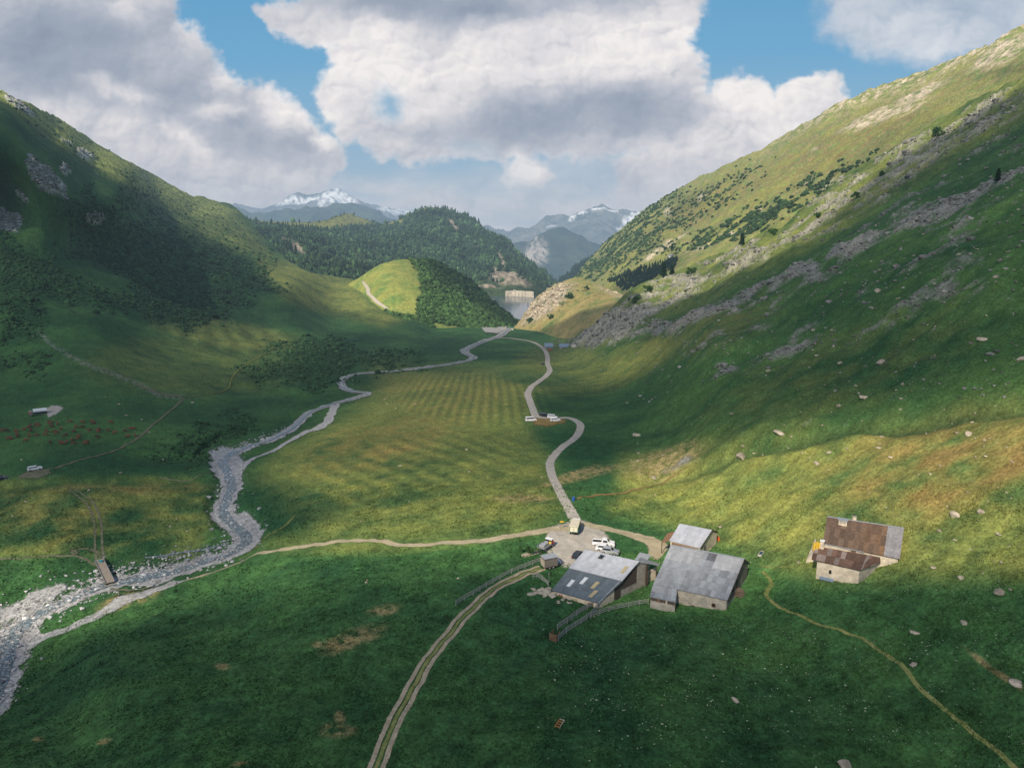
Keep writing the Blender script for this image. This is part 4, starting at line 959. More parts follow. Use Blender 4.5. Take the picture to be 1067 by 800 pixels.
area('riverbed', [(-20, 670), (2, 652), (22, 646), (18, 660), (8, 682), (2, 708), (-20, 735)], M_BED, lift=.12, soft=4)
area('riverbed', [(502, 341), (512, 339.5), (528, 339.5), (527, 343), (518, 347), (506, 346)], M_BED, lift=.15, soft=1.2)
ribbon('river', [(236, 556, 1.3), (216, 562, 1.3), (196, 566, 1.2), (172, 570, 1.2), (150, 573, 1.1)], 1.2, M_WATER, lift=.12, cross=5)

# ------------------------------------------------------------------ scattered masses
def ico(sub):
    import bmesh
    bm = bmesh.new(); bmesh.ops.create_icosphere(bm, subdivisions=sub, radius=1.0)
    v = np.array([x.co[:] for x in bm.verts]); f = np.array([[q.index for q in p.verts] for p in bm.faces]); bm.free(); return v, f
def blob_variants(sub, n, rough, flat=.8, seed=0, up=True):
    v, f = ico(sub); out = []
    for k in range(n):
        r = 1 + rough * fbm(v[:, 0] * 2.3 + k * 7.7, v[:, 1] * 2.3 + v[:, 2] * 1.9 + k * 3.1, 2, seed + k) * 1.6 + rough * .5 * np.random.default_rng(seed + k).uniform(-1, 1, len(v))
        q = v * r[:, None]; q[:, 2] *= flat
        if up: q[:, 2] += flat * .45
        out.append(q)
    return out, f
def scatter(name, pos, size, variants, f, mat, cols, kind='stuff', label=None, cat=None, tall=None, colvar=.25, shade=.55):
    n = len(pos); k = rng.integers(0, len(variants), n); V = np.stack(variants)[k]
    a = rng.uniform(0, 2 * np.pi, n); c, s = np.cos(a)[:, None], np.sin(a)[:, None]
    W = np.empty_like(V); W[..., 0] = V[..., 0] * c - V[..., 1] * s; W[..., 1] = V[..., 0] * s + V[..., 1] * c; W[..., 2] = V[..., 2] * (1 if tall is None else tall[:, None])
    W *= size[:, None, None]; W += pos[:, None, :]
    nv = V.shape[1]; F_ = (f[None] + (np.arange(n) * nv)[:, None, None]).reshape(-1)
    cc = np.broadcast_to(cols, (n, 3)) * (1 + colvar * rng.normal(0, 1, n))[:, None]
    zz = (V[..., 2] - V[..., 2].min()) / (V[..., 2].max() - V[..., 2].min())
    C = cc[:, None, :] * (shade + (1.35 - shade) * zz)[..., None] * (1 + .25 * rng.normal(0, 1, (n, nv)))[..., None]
    o = mesh_np(name, W.reshape(-1, 3), F_, np.full(len(F_) // 3, 3), mat, False, np.clip(C, .003, .9).reshape(-1, 3))
    return tag(o, label, cat, None, kind)
def pick(S, maskfn, n, u0, u1, v0, v1, byworld=False):
    out = np.zeros((0, 2)); 
    for _ in range(60):
        u = rng.uniform(u0, u1, n * 2); v = rng.uniform(v0, v1, n * 2)
        tp = np.interp(u, S.us, S.tops)
        p = S.point(u, v)
        m = maskfn(u, v, p[:, 0], p[:, 1]) * (v > tp)
        keep = rng.uniform(0, 1, n * 2) < m
        out = np.concatenate([out, np.stack([u, v], -1)[keep]])
        if len(out) >= n: break
    return out[:n]
def veg_mat(name, var=.3, scale=1.5):
    m, nt = newmat(name); at = N(nt, 'ShaderNodeVertexColor', layer_name='Col')
    c = noise_mul(nt, at.outputs['Color'], scale, 1 - var, 1 + var)
    b = N(nt, 'ShaderNodeBsdfPrincipled', Roughness=.9); b.inputs['Specular IOR Level'].default_value = .1
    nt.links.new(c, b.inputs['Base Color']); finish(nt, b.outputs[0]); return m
M_VEG = veg_mat('leaves'); M_STONE = veg_mat('stone', .25, 2.0)

shv, shf = blob_variants(1, 6, .45, .75, 400)
uv = pick(GROUND, lambda u, v, X, Y: shrub_mask(u, v) ** 1.3, 19000, 0, 480, 95, 490)
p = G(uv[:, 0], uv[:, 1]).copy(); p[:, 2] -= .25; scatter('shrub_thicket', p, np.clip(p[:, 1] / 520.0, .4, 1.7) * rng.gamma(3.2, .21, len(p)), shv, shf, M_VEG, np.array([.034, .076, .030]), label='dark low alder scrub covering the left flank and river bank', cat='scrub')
uv = pick(HILL, lambda u, v, X, Y: hill_tree(u, v), 2600, 395, 555, 268, 345)
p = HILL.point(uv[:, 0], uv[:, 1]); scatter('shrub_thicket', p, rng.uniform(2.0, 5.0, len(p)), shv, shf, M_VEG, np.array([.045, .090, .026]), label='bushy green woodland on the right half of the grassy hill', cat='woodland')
co_v = []
for k in range(4):
    n_ = 7; ring = []
    for z, r in ((0, 1.0), (.9, .72), (.9, .95), (1.9, .45), (1.9, .62), (2.9, .08)):
        for q in range(n_):
            t = 2 * math.pi * q / n_ + z; rr = r * (1 + .22 * math.sin(q * 3.7 + k * 2 + z)); ring.append((rr * math.cos(t) * .55, rr * math.sin(t) * .55, z))
    co_v.append(np.array(ring))
cf = []
for L_ in range(5):
    for q in range(7):
        a0 = L_ * 7 + q; a1 = L_ * 7 + (q + 1) % 7; cf += [[a0, a1, a1 + 7], [a0, a1 + 7, a0 + 7]]
co_f = np.array(cf)
i0v, i0f = blob_variants(1, 5, .5, 1.0, 440)
def mt_mask(u, v, X, Y):
    return np.clip(1 - 1.2 * mount_meadow(u, v) - 1.1 * mount_bare(u, v), 0, 1) * (.35 + .65 * sstep(-.35, .1, fbm(X / 90, Y / 90, 3, 88))) * (1 - poly(u, v, [(480, 303), (600, 303), (600, 350), (480, 350)], 1))
uv = pick(MOUNT, mt_mask, 15000, 205, 600, 215, 330)
p = MOUNT.point(uv[:, 0], uv[:, 1])
nn = fbm(p[:, 0] / 120, p[:, 1] / 120, 3, 89)[:, None]
h = len(p) // 2
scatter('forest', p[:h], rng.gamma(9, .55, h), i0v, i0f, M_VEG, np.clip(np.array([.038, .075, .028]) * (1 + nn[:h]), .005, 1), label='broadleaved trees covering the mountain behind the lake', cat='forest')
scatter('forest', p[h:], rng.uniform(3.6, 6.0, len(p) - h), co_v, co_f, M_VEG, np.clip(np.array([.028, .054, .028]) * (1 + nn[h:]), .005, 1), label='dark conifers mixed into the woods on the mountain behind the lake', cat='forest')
uv = pick(SLOPE, lambda u, v, X, Y: slope_shrub(X, Y, u, v), 2600, 585, 1000, 60, 330)
p = SLOPE.point(uv[:, 0], uv[:, 1]); scatter('shrub_thicket', p, rng.uniform(1.2, 3.6, len(p)), shv, shf, M_VEG, np.array([.030, .060, .024]), label='green scrub in bands across the sunlit flank behind the spur', cat='scrub')
uv = pick(CONR, lambda u, v, X, Y: 1 + 0 * u, 900, 562, 640, 262, 312)
p = CONR.point(uv[:, 0], uv[:, 1]); scatter('forest', p, rng.uniform(4.5, 7.5, len(p)), co_v, co_f, M_VEG, np.array([.016, .036, .020]), label='dark conifer wood on the ridge right of the valley gap', cat='forest')
def dark_wood(u, v, X, Y): return poly(u, v, [(634, 296), (650, 291), (664, 286), (680, 280), (694, 272), (700, 268), (706, 274), (700, 284), (684, 291), (668, 299), (654, 305), (644, 303)], 1.5)
uv = pick(SLOPE, dark_wood, 900, 630, 712, 266, 308)
p = SLOPE.point(uv[:, 0], uv[:, 1]); scatter('forest', p, rng.uniform(1.6, 2.8, len(p)), co_v, co_f, M_VEG, np.array([.016, .036, .024]), label='strip of dark conifers below the sunlit flank, behind the rocky spur', cat='forest')

# rubble on the rocky ground
rkv, rkf = blob_variants(1, 7, .55, .62, 470, up=False)
def rub(u, v, X, Y):
    rm, k = rock_mask(u, v, X, Y); return np.clip(rm * .95 + k * .10, 0, 1)
uv = pick(GROUND, rub, 7000, 560, 1075, 75, 420)
p = G(uv[:, 0], uv[:, 1]); sz = np.clip(p[:, 1] / 420., .5, 2) * rng.gamma(1.5, .45, len(p)) * .75
scatter('rubble', p, sz, rkv, rkf, M_STONE, np.array([.18, .176, .158]), label='loose grey and tan rock rubble on the spur and its scree', cat='rubble', shade=.8)
uv = pick(GROUND, lambda u, v, X, Y: rock_mask(u, v, X, Y)[0], 900, 0, 200, 95, 300)
p = G(uv[:, 0], uv[:, 1]); scatter('rubble', p, rng.uniform(.5, 2.2, len(p)), rkv, rkf, M_STONE, np.array([.24, .235, .22]), label='pale scree in the bare scars of the left flank', cat='rubble', shade=.8)
uv = pick(KNOLL, lambda u, v, X, Y: knoll_rock(u, v) ** 2, 170, 530, 660, 288, 340)
p = KNOLL.point(uv[:, 0], uv[:, 1]); scatter('rubble', p, rng.uniform(1, 3.4, len(p)), rkv, rkf, M_STONE, np.array([.38, .32, .24]), label='pale rocks on the face of the knoll', cat='rubble', shade=.8)
# river cobbles
rp = smooth_path(RIVER, 1.0); qi = rng.integers(0, len(rp), 5200); P0 = G(rp[qi, 0] + rng.normal(0, 1, len(qi)) * np.interp(rp[qi, 1], [340, 420, 500, 700], [1.5, 3, 9, 16]), rp[qi, 1] + rng.normal(0, 1, len(qi)) * np.interp(rp[qi, 1], [340, 420, 500, 700], [.6, 1.6, 4, 10]))
P0 = P0[P0[:, 1] < 330]; P0[:, 2] += .12
scatter('river_stones', P0, rng.gamma(2, .11, len(P0)) + .05, rkv, rkf, M_STONE, np.array([.30, .30, .295]), label='pale cobbles lying in and beside the stream', cat='stones', shade=.8)

# meadow grass and flowers
def tuft_variants(n):
    out = []
    for k in range(n):
        r = np.random.default_rng(900 + k); v = []
        for q in range(5):
            a = r.uniform(0, 6.28); b = r.uniform(.15, .5); w_ = .16; x, y = r.uniform(-.25, .25, 2)
            v += [(x - w_ * math.sin(a), y + w_ * math.cos(a), -.1), (x + w_ * math.sin(a), y - w_ * math.cos(a), -.1), (x + b * math.cos(a), y + b * math.sin(a), r.uniform(.5, 1.0))]
        out.append(np.array(v))
    return out, np.arange(15).reshape(5, 3)
tv, tf = tuft_variants(8)
uv = pick(GROUND, lambda u, v, X, Y: .15 + .85 * sstep(-.25, .35, fbm(X / 7, Y / 7, 3, 93)) + 0 * u, 60000, -20, 1087, 505, 830)
p = G(uv[:, 0], uv[:, 1])
def near_path(u, v):
    d = np.minimum(line_d(u, v, TR), 1e9); d = np.minimum(d, line_d(u, v, [(a, b) for a, b in [(602, 548), (500, 564), (420, 565), (330, 566), (186, 597)]]) * 1.5)
    d = np.minimum(d, line_d(u, v, [(602, 547), (640, 554), (676, 565), (686, 574)])); d = np.minimum(d, np.abs(poly_sd(u, v, [(573, 553), (606, 543), (636, 560), (636, 580), (578, 590)])) * 0 + np.where(poly_sd(u, v, [(573, 553), (606, 543), (636, 560), (636, 580), (578, 590)]) < 0, 0, 99))
    d = np.minimum(d, line_d(u, v, RIVER_PX) - 9); return d
ok = near_path(uv[:, 0], uv[:, 1]) > 9; p = p[ok]; uv = uv[ok]
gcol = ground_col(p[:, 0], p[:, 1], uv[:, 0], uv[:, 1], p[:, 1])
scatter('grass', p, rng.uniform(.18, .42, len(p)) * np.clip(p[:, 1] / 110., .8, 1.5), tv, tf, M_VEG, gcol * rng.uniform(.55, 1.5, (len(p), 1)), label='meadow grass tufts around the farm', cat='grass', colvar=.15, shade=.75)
def fl(u, v, X, Y): return np.clip(.9 * ell(u, v, 780, 690, 260, 70, 0, .8) + .9 * ell(u, v, 1000, 640, 90, 60, 20, .7) + .8 * ell(u, v, 665, 612, 40, 14, 0) + .7 * ell(u, v, 830, 545, 160, 30, -10) + .2, 0, 1) * (.12 + .88 * sstep(-.1, .5, fbm(X / 5, Y / 5, 3, 95))) * sstep(560, 640, u + 40)
uv = pick(GROUND, fl, 3600, 560, 1087, 500, 810); p = G(uv[:, 0], uv[:, 1]).copy(); ok = near_path(uv[:, 0], uv[:, 1]) > 8; p = p[ok]; p[:, 2] += .28
fv = [np.array([(-1, -1, 0), (1, -1, .2), (1, 1, .4), (-1, 1, .2)]) * .5]; ff_ = np.array([[0, 1, 2], [0, 2, 3]])
scatter('flowers', p, rng.gamma(2, .03, len(p)) + .03, fv, ff_, M_VEG, np.array([.30, .36, .22]), label='tiny white flowers speckling the meadow right of the track', cat='flowers', shade=1.0)
# ------------------------------------------------------------------ materials for built things
def vmat(name, rough=.7, metal=0.0, scale=3.0, var=.15, spec=.3, bump=0.0):
    m, nt = newmat(name); at = N(nt, 'ShaderNodeVertexColor', layer_name='Col')
    co = N(nt, 'ShaderNodeTexCoord').outputs['Object']
    c = noise_mul(nt, at.outputs['Color'], scale, 1 - var, 1 + var, co, detail=4.0)
    b = N(nt, 'ShaderNodeBsdfPrincipled', Roughness=rough, Metallic=metal); b.inputs['Specular IOR Level'].default_value = spec
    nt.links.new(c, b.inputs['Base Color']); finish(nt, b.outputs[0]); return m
M_SHEET = vmat('roof_sheet', .5, .15, 1.5, .14)
M_RUST = vmat('rusty_sheet', .75, 0, 2.2, .28)
def stone_mat(name, a, b_, mortar, scale=2.2):
    m, nt = newmat(name); co = N(nt, 'ShaderNodeTexCoord').outputs['Object']
    vo = N(nt, 'ShaderNodeTexVoronoi', Scale=scale); nt.links.new(co, vo.inputs['Vector'])
    vd = N(nt, 'ShaderNodeTexVoronoi', Scale=scale, feature='DISTANCE_TO_EDGE'); nt.links.new(co, vd.inputs['Vector'])
    sx = N(nt, 'ShaderNodeSeparateColor'); nt.links.new(vo.outputs['Color'], sx.inputs[0])
    m1 = N(nt, 'ShaderNodeMix', data_type='RGBA'); m1.inputs[6].default_value = (*a, 1); m1.inputs[7].default_value = (*b_, 1); nt.links.new(sx.outputs[0], m1.inputs[0])
    rp = N(nt, 'ShaderNodeMapRange'); rp.inputs[1].default_value = .02; rp.inputs[2].default_value = .09; nt.links.new(vd.outputs['Distance'], rp.inputs[0])
    m2 = N(nt, 'ShaderNodeMix', data_type='RGBA'); m2.inputs[6].default_value = (*mortar, 1); nt.links.new(m1.outputs[2], m2.inputs[7]); nt.links.new(rp.outputs[0], m2.inputs[0])
    c = noise_mul(nt, m2.outputs[2], .9, .72, 1.2, co)
    b = N(nt, 'ShaderNodeBsdfPrincipled', Roughness=.9); nt.links.new(c, b.inputs['Base Color'])
    bp = N(nt, 'ShaderNodeBump', Strength=.4, Distance=.05); nt.links.new(rp.outputs[0], bp.inputs['Height']); nt.links.new(bp.outputs[0], b.inputs['Normal'])
    finish(nt, b.outputs[0]); return m
M_STW = stone_mat('stone_wall', (.62, .53, .41), (.50, .43, .33), (.56, .49, .39))
M_RAMP = stone_mat('pale_plaster', (.66, .58, .46), (.60, .52, .41), (.58, .50, .40), 1.2)
M_STG = stone_mat('grey_stone_wall', (.34, .31, .26), (.25, .23, .20), (.33, .31, .27))
def wood_mat(name, rgb, sc=(14, 1.5, .6)):
    m, nt = newmat(name); co = N(nt, 'ShaderNodeTexCoord').outputs['Object']
    mp_ = N(nt, 'ShaderNodeMapping'); mp_.inputs['Scale'].default_value = (5, 5, .6); nt.links.new(co, mp_.inputs[0])
    c0 = N(nt, 'ShaderNodeRGB'); c0.outputs[0].default_value = (*rgb, 1)
    c = noise_mul(nt, c0.outputs[0], 1.6, .55, 1.4, mp_.outputs[0], detail=5)
    b = N(nt, 'ShaderNodeBsdfPrincipled', Roughness=.85); nt.links.new(c, b.inputs['Base Color']); finish(nt, b.outputs[0]); return m
M_WOOD = wood_mat('weathered_wood', (.16, .14, .12)); M_WOODD = wood_mat('dark_wood', (.06, .045, .035)); M_WOODB = wood_mat('brown_wood', (.20, .11, .06)); M_WOODP = wood_mat('pale_wood', (.42, .36, .27)); M_FIRE = wood_mat('firewood', (.17, .125, .09)); M_RAIL = wood_mat('silver_rail', (.28, .28, .255))
M_DARK = simple_mat('dark_opening', (.012, .012, .014)); M_GLASS = simple_mat('window_glass', (.02, .03, .04), rough=.12, var=.05, spec=.6)
M_WHITE = simple_mat('white_paint', (.75, .76, .77), rough=.35, var=.05); M_CREAM = simple_mat('cream_canvas', (.62, .57, .44), rough=.8, var=.1)
M_GREEN = simple_mat('green_paint', (.06, .22, .12), rough=.5); M_RED = simple_mat('red_paint', (.45, .04, .03), rough=.4); M_BLACK = simple_mat('black_rubber', (.015, .015, .015), rough=.8)
M_GREY = simple_mat('grey_paint', (.20, .21, .22), rough=.5); M_DCAR = simple_mat('dark_paint', (.02, .025, .035), rough=.3); M_SILV = simple_mat('silver_metal', (.42, .44, .46), rough=.35, metal=.4)
M_YEL = simple_mat('yellow_paint', (.65, .42, .05), rough=.6); M_BLUE = simple_mat('blue_plastic', (.03, .09, .40), rough=.5); M_BLUEG = simple_mat('blue_grey_roof', (.22, .29, .37), rough=.5)
M_ORANGE = simple_mat('orange_paint', (.62, .13, .03), rough=.5); M_CONC = simple_mat('concrete', (.46, .43, .38), var=.2, scale=.7, bump=.2); M_DAM = simple_mat('dam_concrete', (.50, .45, .36), var=.3, scale=.12)
M_LIGHT = simple_mat('lamp_glass', (.7, .65, .5), rough=.2); M_TAIL = simple_mat('tail_lamp', (.4, .02, .02), rough=.3)

# ------------------------------------------------------------------ farm buildings, surveyed from their roof corners
def fa(px, z): return flat_at(px[0], px[1], z)
def L3(a, b, t): return a + (b - a) * t
def panel_roof(name, c00, c10, c11, c01, nu, nv, colfn, mat, parent, base, th=.10, gap=.0, lift=.035, seed=0, jitter=.4):
    """roof slope made of sheets: c00-c10 is the eave, c01-c11 the ridge"""
    r = np.random.default_rng(seed); n = (c10 - c00).cross(c01 - c00).normalized()
    if n.z < 0: n = -n
    V = []; Fc = []; C = []
    def q(u, v): return L3(L3(c00, c10, u), L3(c01, c11, u), v)
    b = [q(0, 0), q(1, 0), q(1, 1), q(0, 1)]
    for p in b: V.append(p)
    for p in b: V.append(p - n * th)
    Fc += [(0, 1, 2, 3), (7, 6, 5, 4), (0, 4, 5, 1), (1, 5, 6, 2), (2, 6, 7, 3), (3, 7, 4, 0)]; C += [colfn(.5, .5, r)] * 8
    for j in range(nv):
        for i in range(nu):
            k = len(V); h0 = lift * (1.0 + r.uniform(0, jitter)); dv = .012 * r.uniform(-1, 1)
            u0, u1 = i / nu, (i + 1) / nu; v0, v1 = max(0, j / nv - .02 + dv), (j + 1) / nv
            if i > 0: u0 += gap
            if i < nu - 1: u1 -= gap
            top = [q(u0, v0) + n * h0, q(u1, v0) + n * h0, q(u1, v1) + n * h0 * .45, q(u0, v1) + n * h0 * .45]
            bot = [q(u0, v0) + n * .002, q(u1, v0) + n * .002]
            V += top + bot; c = colfn((i + .5) / nu, (j + .5) / nv, r); C += [c] * 6
            Fc += [(k, k + 1, k + 2, k + 3), (k + 4, k + 5, k + 1, k)]
    V = [tuple(p - base) for p in V]
    cnt = [len(f) for f in Fc]; fl_ = [i for f in Fc for i in f]
    return mesh_np(name, np.array(V), np.array(fl_), cnt, mat, False, np.array(C, float), parent)
def walls_block(name, ring, tops, zb, mat, parent, base, th=None):
    """closed wall body: ring of plan points, tops height per point (gable peaks are ring points too)"""
    n = len(ring); V = [Vector((p.x, p.y, zb)) - base for p in ring] + [Vector((p.x, p.y, t)) - base for p, t in zip(ring, tops)]
    F_ = [tuple(range(n - 1, -1, -1))] + [(k, (k + 1) % n, n + (k + 1) % n, n + k) for k in range(n)]
    m = MB(); m.add(V, F_); return m.build(name, mat, parent)
def house(ring4, tops):
    pass
def inset(P, c, t): return Vector((P.x + (c.x - P.x) * t, P.y + (c.y - P.y) * t, P.z))
def gable_building(label, cat, name, FL, FR, RR, RL, ze, zr, back, drop, zb, wallmat, inset_t=.05, ridge_lower=.16):
    A, B, C_, D_ = fa(FL, ze), fa(FR, ze), fa(RR, zr), fa(RL, zr)
    BR = C_ + (Vector((C_.x - B.x, C_.y - B.y, 0))) * back; BL = D_ + (Vector((D_.x - A.x, D_.y - A.y, 0))) * back
    BR.z = BL.z = zr - drop
    base = Vector(((A.x + B.x + BL.x + BR.x) / 4, (A.y + B.y + BL.y + BR.y) / 4, zb + 1.2))
    t = empty(name, base, 0, label, cat)
    cen = (A + B + BR + BL) / 4
    ring = [inset(A, cen, inset_t), inset(B, cen, inset_t), inset(C_, (C_ + D_) / 2, inset_t * 1.4), inset(BR, cen, inset_t), inset(BL, cen, inset_t), inset(D_, (C_ + D_) / 2, inset_t * 1.4)]
    def roofz(p):
        # height of the roof plane above plan point
        n = (B - A).cross(D_ - A); za = A.z - (n.x * (p.x - A.x) + n.y * (p.y - A.y)) / n.z
        n2 = (BR - C_).cross(D_ - C_); zc = C_.z - (n2.x * (p.x - C_.x) + n2.y * (p.y - C_.y)) / n2.z
        return min(za, zc)
    tops = [roofz(p) - ridge_lower for p in ring]
    w_ = walls_block('wall', ring, tops, zb, wallmat, t, base)
    return t, base, (A, B, C_, D_, BL, BR), ring, roofz, w_

def G3(u, v): return Vector(G(np.array(u), np.array(v)))
grey = lambda lo, hi, tint=(1, 1.02, 1.06): (lambda u, v, r: np.array(tint) * r.uniform(lo, hi))

# --- barn with pale upper roof and slate-blue lower roof
def colA_up(u, v, r): return np.array((.40, .425, .47)) * r.uniform(.9, 1.08)
def colA_lo(u, v, r): return np.array((.105, .13, .15)) * r.uniform(.85, 1.18)
bA, base, (A, B, Cc, Dd, BL, BR), ring, rz, wl = gable_building('long low barn with pale metal upper roof and slate blue lower roof', 'barn', 'barn', (574.7, 614.9), (623.5, 628.2), (666, 584.9), (610, 572.7), .7, 5.4, .30, 2.0, -2.2, M_STG, .04)
ML, MR = fa((592.7, 592.2), .7 + 4.7 * .50), fa((648.2, 605.9), .7 + 4.7 * .50)
panel_roof('roof', A, B, MR, ML, 12, 3, colA_lo, M_SHEET, bA, base, seed=3)
panel_roof('roof', ML + Vector((0, 0, .14)), MR + Vector((0, 0, .14)), Cc + Vector((0, 0, .1)), Dd + Vector((0, 0, .1)), 14, 2, colA_up, M_SHEET, bA, base, seed=4)
panel_roof('roof', BR, BL, Dd, Cc, 10, 1, colA_up, M_SHEET, bA, base, seed=5)
def patch(t, base, c00, c10, c11, c01, u0, u1, v0, v1, lift, name, mat):
    n = (c10 - c00).cross(c01 - c00).normalized(); n = n if n.z > 0 else -n
    q = lambda u, v: L3(L3(c00, c10, u), L3(c01, c11, u), v) + n * lift - base
    m = MB(); m.slab([q(u0, v0), q(u1, v0), q(u1, v1), q(u0, v1)], .03); return m.build(name, mat, t)
M_TRANS = simple_mat('translucent_sheet', (.52, .56, .60), rough=.3, var=.08); M_YSH = simple_mat('yellowed_sheet', (.34, .29, .18), rough=.5, var=.3, scale=5)
for u0, v0, m_ in ((.20, .30, M_TRANS), (.375, .52, M_TRANS), (.62, .46, M_YSH), (.73, .13, M_YSH)): patch(bA, base, A, B, MR, ML, u0, u0 + .07, v0, v0 + .30, .09, 'skylight', m_)
patch(bA, base, ML, MR, Cc, Dd, .86, .92, .33, .66, .24, 'skylight', M_YSH)
patch(bA, base, ML, MR, Cc, Dd, .33, .40, .72, .90, .26, 'skylight', M_GLASS)
patch(bA, base, ML, MR, Cc, Dd, .32, .41, .70, .92, .24, 'skylight_frame', M_GREY)
tag(bA)
# open dark gable bay, pale stone corner and low pale front wall
def wall_quad(t, base, p0, p1, z0, z1a, z1b, name, mat, out, th=.12):
    """upright slab from plan point p0 to p1 standing proud by out"""
    d = Vector((p1.x - p0.x, p1.y - p0.y, 0)).normalized(); n = Vector((d.y, -d.x, 0)) * out
    a = Vector((p0.x, p0.y, 0)) + n - base; b = Vector((p1.x, p1.y, 0)) + n - base; k = Vector((d.y, -d.x, 0)) * th
    vs = []
    for p, zt in ((a, z1a), (b, z1b)):
        for off in (Vector((0, 0, 0)), -k):
            vs += [Vector((p.x + off.x, p.y + off.y, z0 - base.z)), Vector((p.x + off.x, p.y + off.y, zt - base.z))]
    m = MB(); m.add(vs, [(0, 1, 5, 4), (2, 6, 7, 3), (0, 4, 6, 2), (1, 3, 7, 5), (0, 2, 3, 1), (4, 5, 7, 6)]); return m.build(name, mat, t)
r1, r2 = ring[1], ring[2]
wall_quad(bA, base, L3(r1, r2, .40), L3(r1, r2, .56), -.8, rz(L3(r1, r2, .40)) - .4, rz(L3(r1, r2, .56)) - .4, 'door', M_WOODD, .05)
wall_quad(bA, base, L3(r1, r2, .02), L3(r1, r2, .39), -1.5, rz(L3(r1, r2, .02)) - .25, rz(L3(r1, r2, .39)) - .9, 'gable_panel', M_STW, .06)
wall_quad(bA, base, L3(r1, r2, .57), L3(r1, r2, .98), 1.0, rz(L3(r1, r2, .57)) - .25, rz(L3(r1, r2, .98)) - .25, 'gable_boards', M_WOODD, .06)
wall_quad(bA, base, L3(ring[0], ring[1], .01), L3(ring[0], ring[1], .99), -1.6, .42, .42, 'front_wall', M_STW, .08)
for k in (.12, .45, .78):
    wall_quad(bA, base, L3(ring[0], ring[1], k), L3(ring[0], ring[1], k + .1), -.35, .2, .2, 'hatch', M_WOODB if k != .45 else M_YSH, .13)
# verge board
m = MB(); m.bar(B + Vector((0, 0, -.06)) - base, Cc + Vector((0, 0, -.02)) - base, .12, .2); m.build('verge_board', M_SILV, bA)
# --- ramp wall and canopy beside it
gw = Vector(fa((652, 615.5), -.6)); ge = Vector(fa((684, 600), .2))
tR = empty('ramp_wall', gw, 0, 'pale plastered ramp wall rising between the two barns', 'wall')
d_ = (ge - gw); d_.z = 0; hw = 2.2
m = MB(); nrm_ = Vector((d_.y, -d_.x, 0)).normalized() * .3
a0, b0 = gw - gw, d_.copy()
m.add([a0 + Vector((0, 0, -1.6)), b0 + Vector((0, 0, -1.5)), b0 + Vector((0, 0, 2.6)), a0 + Vector((0, 0, 1.8)),
       a0 - nrm_ + Vector((0, 0, -1.6)), b0 - nrm_ + Vector((0, 0, -1.5)), b0 - nrm_ + Vector((0, 0, 2.6)), a0 - nrm_ + Vector((0, 0, 1.8))],
      [(0, 1, 2, 3), (7, 6, 5, 4), (0, 4, 5, 1), (1, 5, 6, 2), (2, 6, 7, 3), (3, 7, 4, 0)])
m.build('wall', M_RAMP, tR)
cp = [fa((664, 584.0), 5.0), fa((687, 588.6), 4.4), fa((688.5, 587.2), 4.2), fa((667, 580.5), 4.8)]
tC = empty('canopy', (cp[0].x, cp[0].y, .5), 0, 'thin dark lean-to roof bridging the gap between the two barns', 'canopy')
bs = tC.location.copy(); m = MB(); m.slab([p - bs for p in cp], .16); m.build('roof', M_GREY, tC)
for t in (.1, .45, .9):
    m = MB(); q = L3(cp[0], cp[1], t) - bs; m.box(q.x - .09, q.x + .09, q.y + .3, q.y + .48, -1.0, q.z - .1); m.build('post', M_WOODD, tC)
q0, q1 = L3(cp[0], cp[1], .05), L3(cp[0], cp[1], .55)
m = MB(); m.box(0, (q1 - q0).length, -.05, .05, -1.2, 2.6, Matrix.Translation(Vector((q0.x, q0.y + .8, .9)) - bs) @ Matrix.Rotation(math.atan2(q1.y - q0.y, q1.x - q0.x), 4, 'Z')); m.build('back_boards', M_WOODD, tC)
bxp = fa((668.5, 580.5), 4.0)
t = empty('shed', (bxp.x, bxp.y, .8), math.radians(-30), 'small grey shed with lean-to roof behind the canopy', 'shed')
m = MB(); m.box(-.9, .9, -.2, 2.0, -1.0, 2.6); m.build('wall', M_WOOD, t); m = MB(); m.slab([(-1.2, -.5, 2.7), (1.2, -.5, 2.7), (1.2, 2.3, 3.1), (-1.2, 2.3, 3.1)], .1); m.build('roof', M_SILV, t)

# --- large grey barn
def colB(u, v, r):
    c = np.array((.225, .245, .27)) * r.uniform(.74, 1.2)
    if .5 < u < .68 and v > .80: c = np.array((.11, .115, .13)) * r.uniform(.9, 1.1)
    if v > .66 and (u < .5 or u > .66): c = np.array((.31, .325, .35)) * r.uniform(.82, 1.12)
    return c
bB, base, (A, B, Cc, Dd, BL, BR), ring, rz, wl = gable_building('large barn under a patchwork of weathered grey roof sheets', 'barn', 'barn', (680.6, 608.6), (758.3, 625.4), (775.8, 582.6), (699, 568), 2.6, 7.2, .42, 2.4, -2.5, M_STG, .035)
panel_roof('roof', A, B, Cc, Dd, 17, 6, colB, M_SHEET, bB, base, seed=8, lift=.06)
panel_roof('roof', BR, BL, Dd, Cc, 14, 2, colB, M_SHEET, bB, base, seed=9)
m = MB(); m.bar(Dd + Vector((0, 0, .12)) - base, Cc + Vector((0, 0, .12)) - base, .35, .08); m.build('ridge_cap', M_SILV, bB)
m = MB(); m.bar(B + Vector((0, 0, -.02)) - base, Cc + Vector((0, 0, -.02)) - base, .1, .26); m.bar(Cc + Vector((0, 0, -.02)) - base, BR + Vector((0, 0, -.02)) - base, .1, .26); m.build('verge_board', M_WOODD, bB)
r1, r2, r3 = ring[1], ring[2], ring[3]
wall_quad(bB, base, L3(r1, r2, .05), L3(r1, r2, .98), 1.6, rz(L3(r1, r2, .05)) - .22, rz(L3(r1, r2, .98)) - .22, 'gable_boards', M_WOOD, .05)
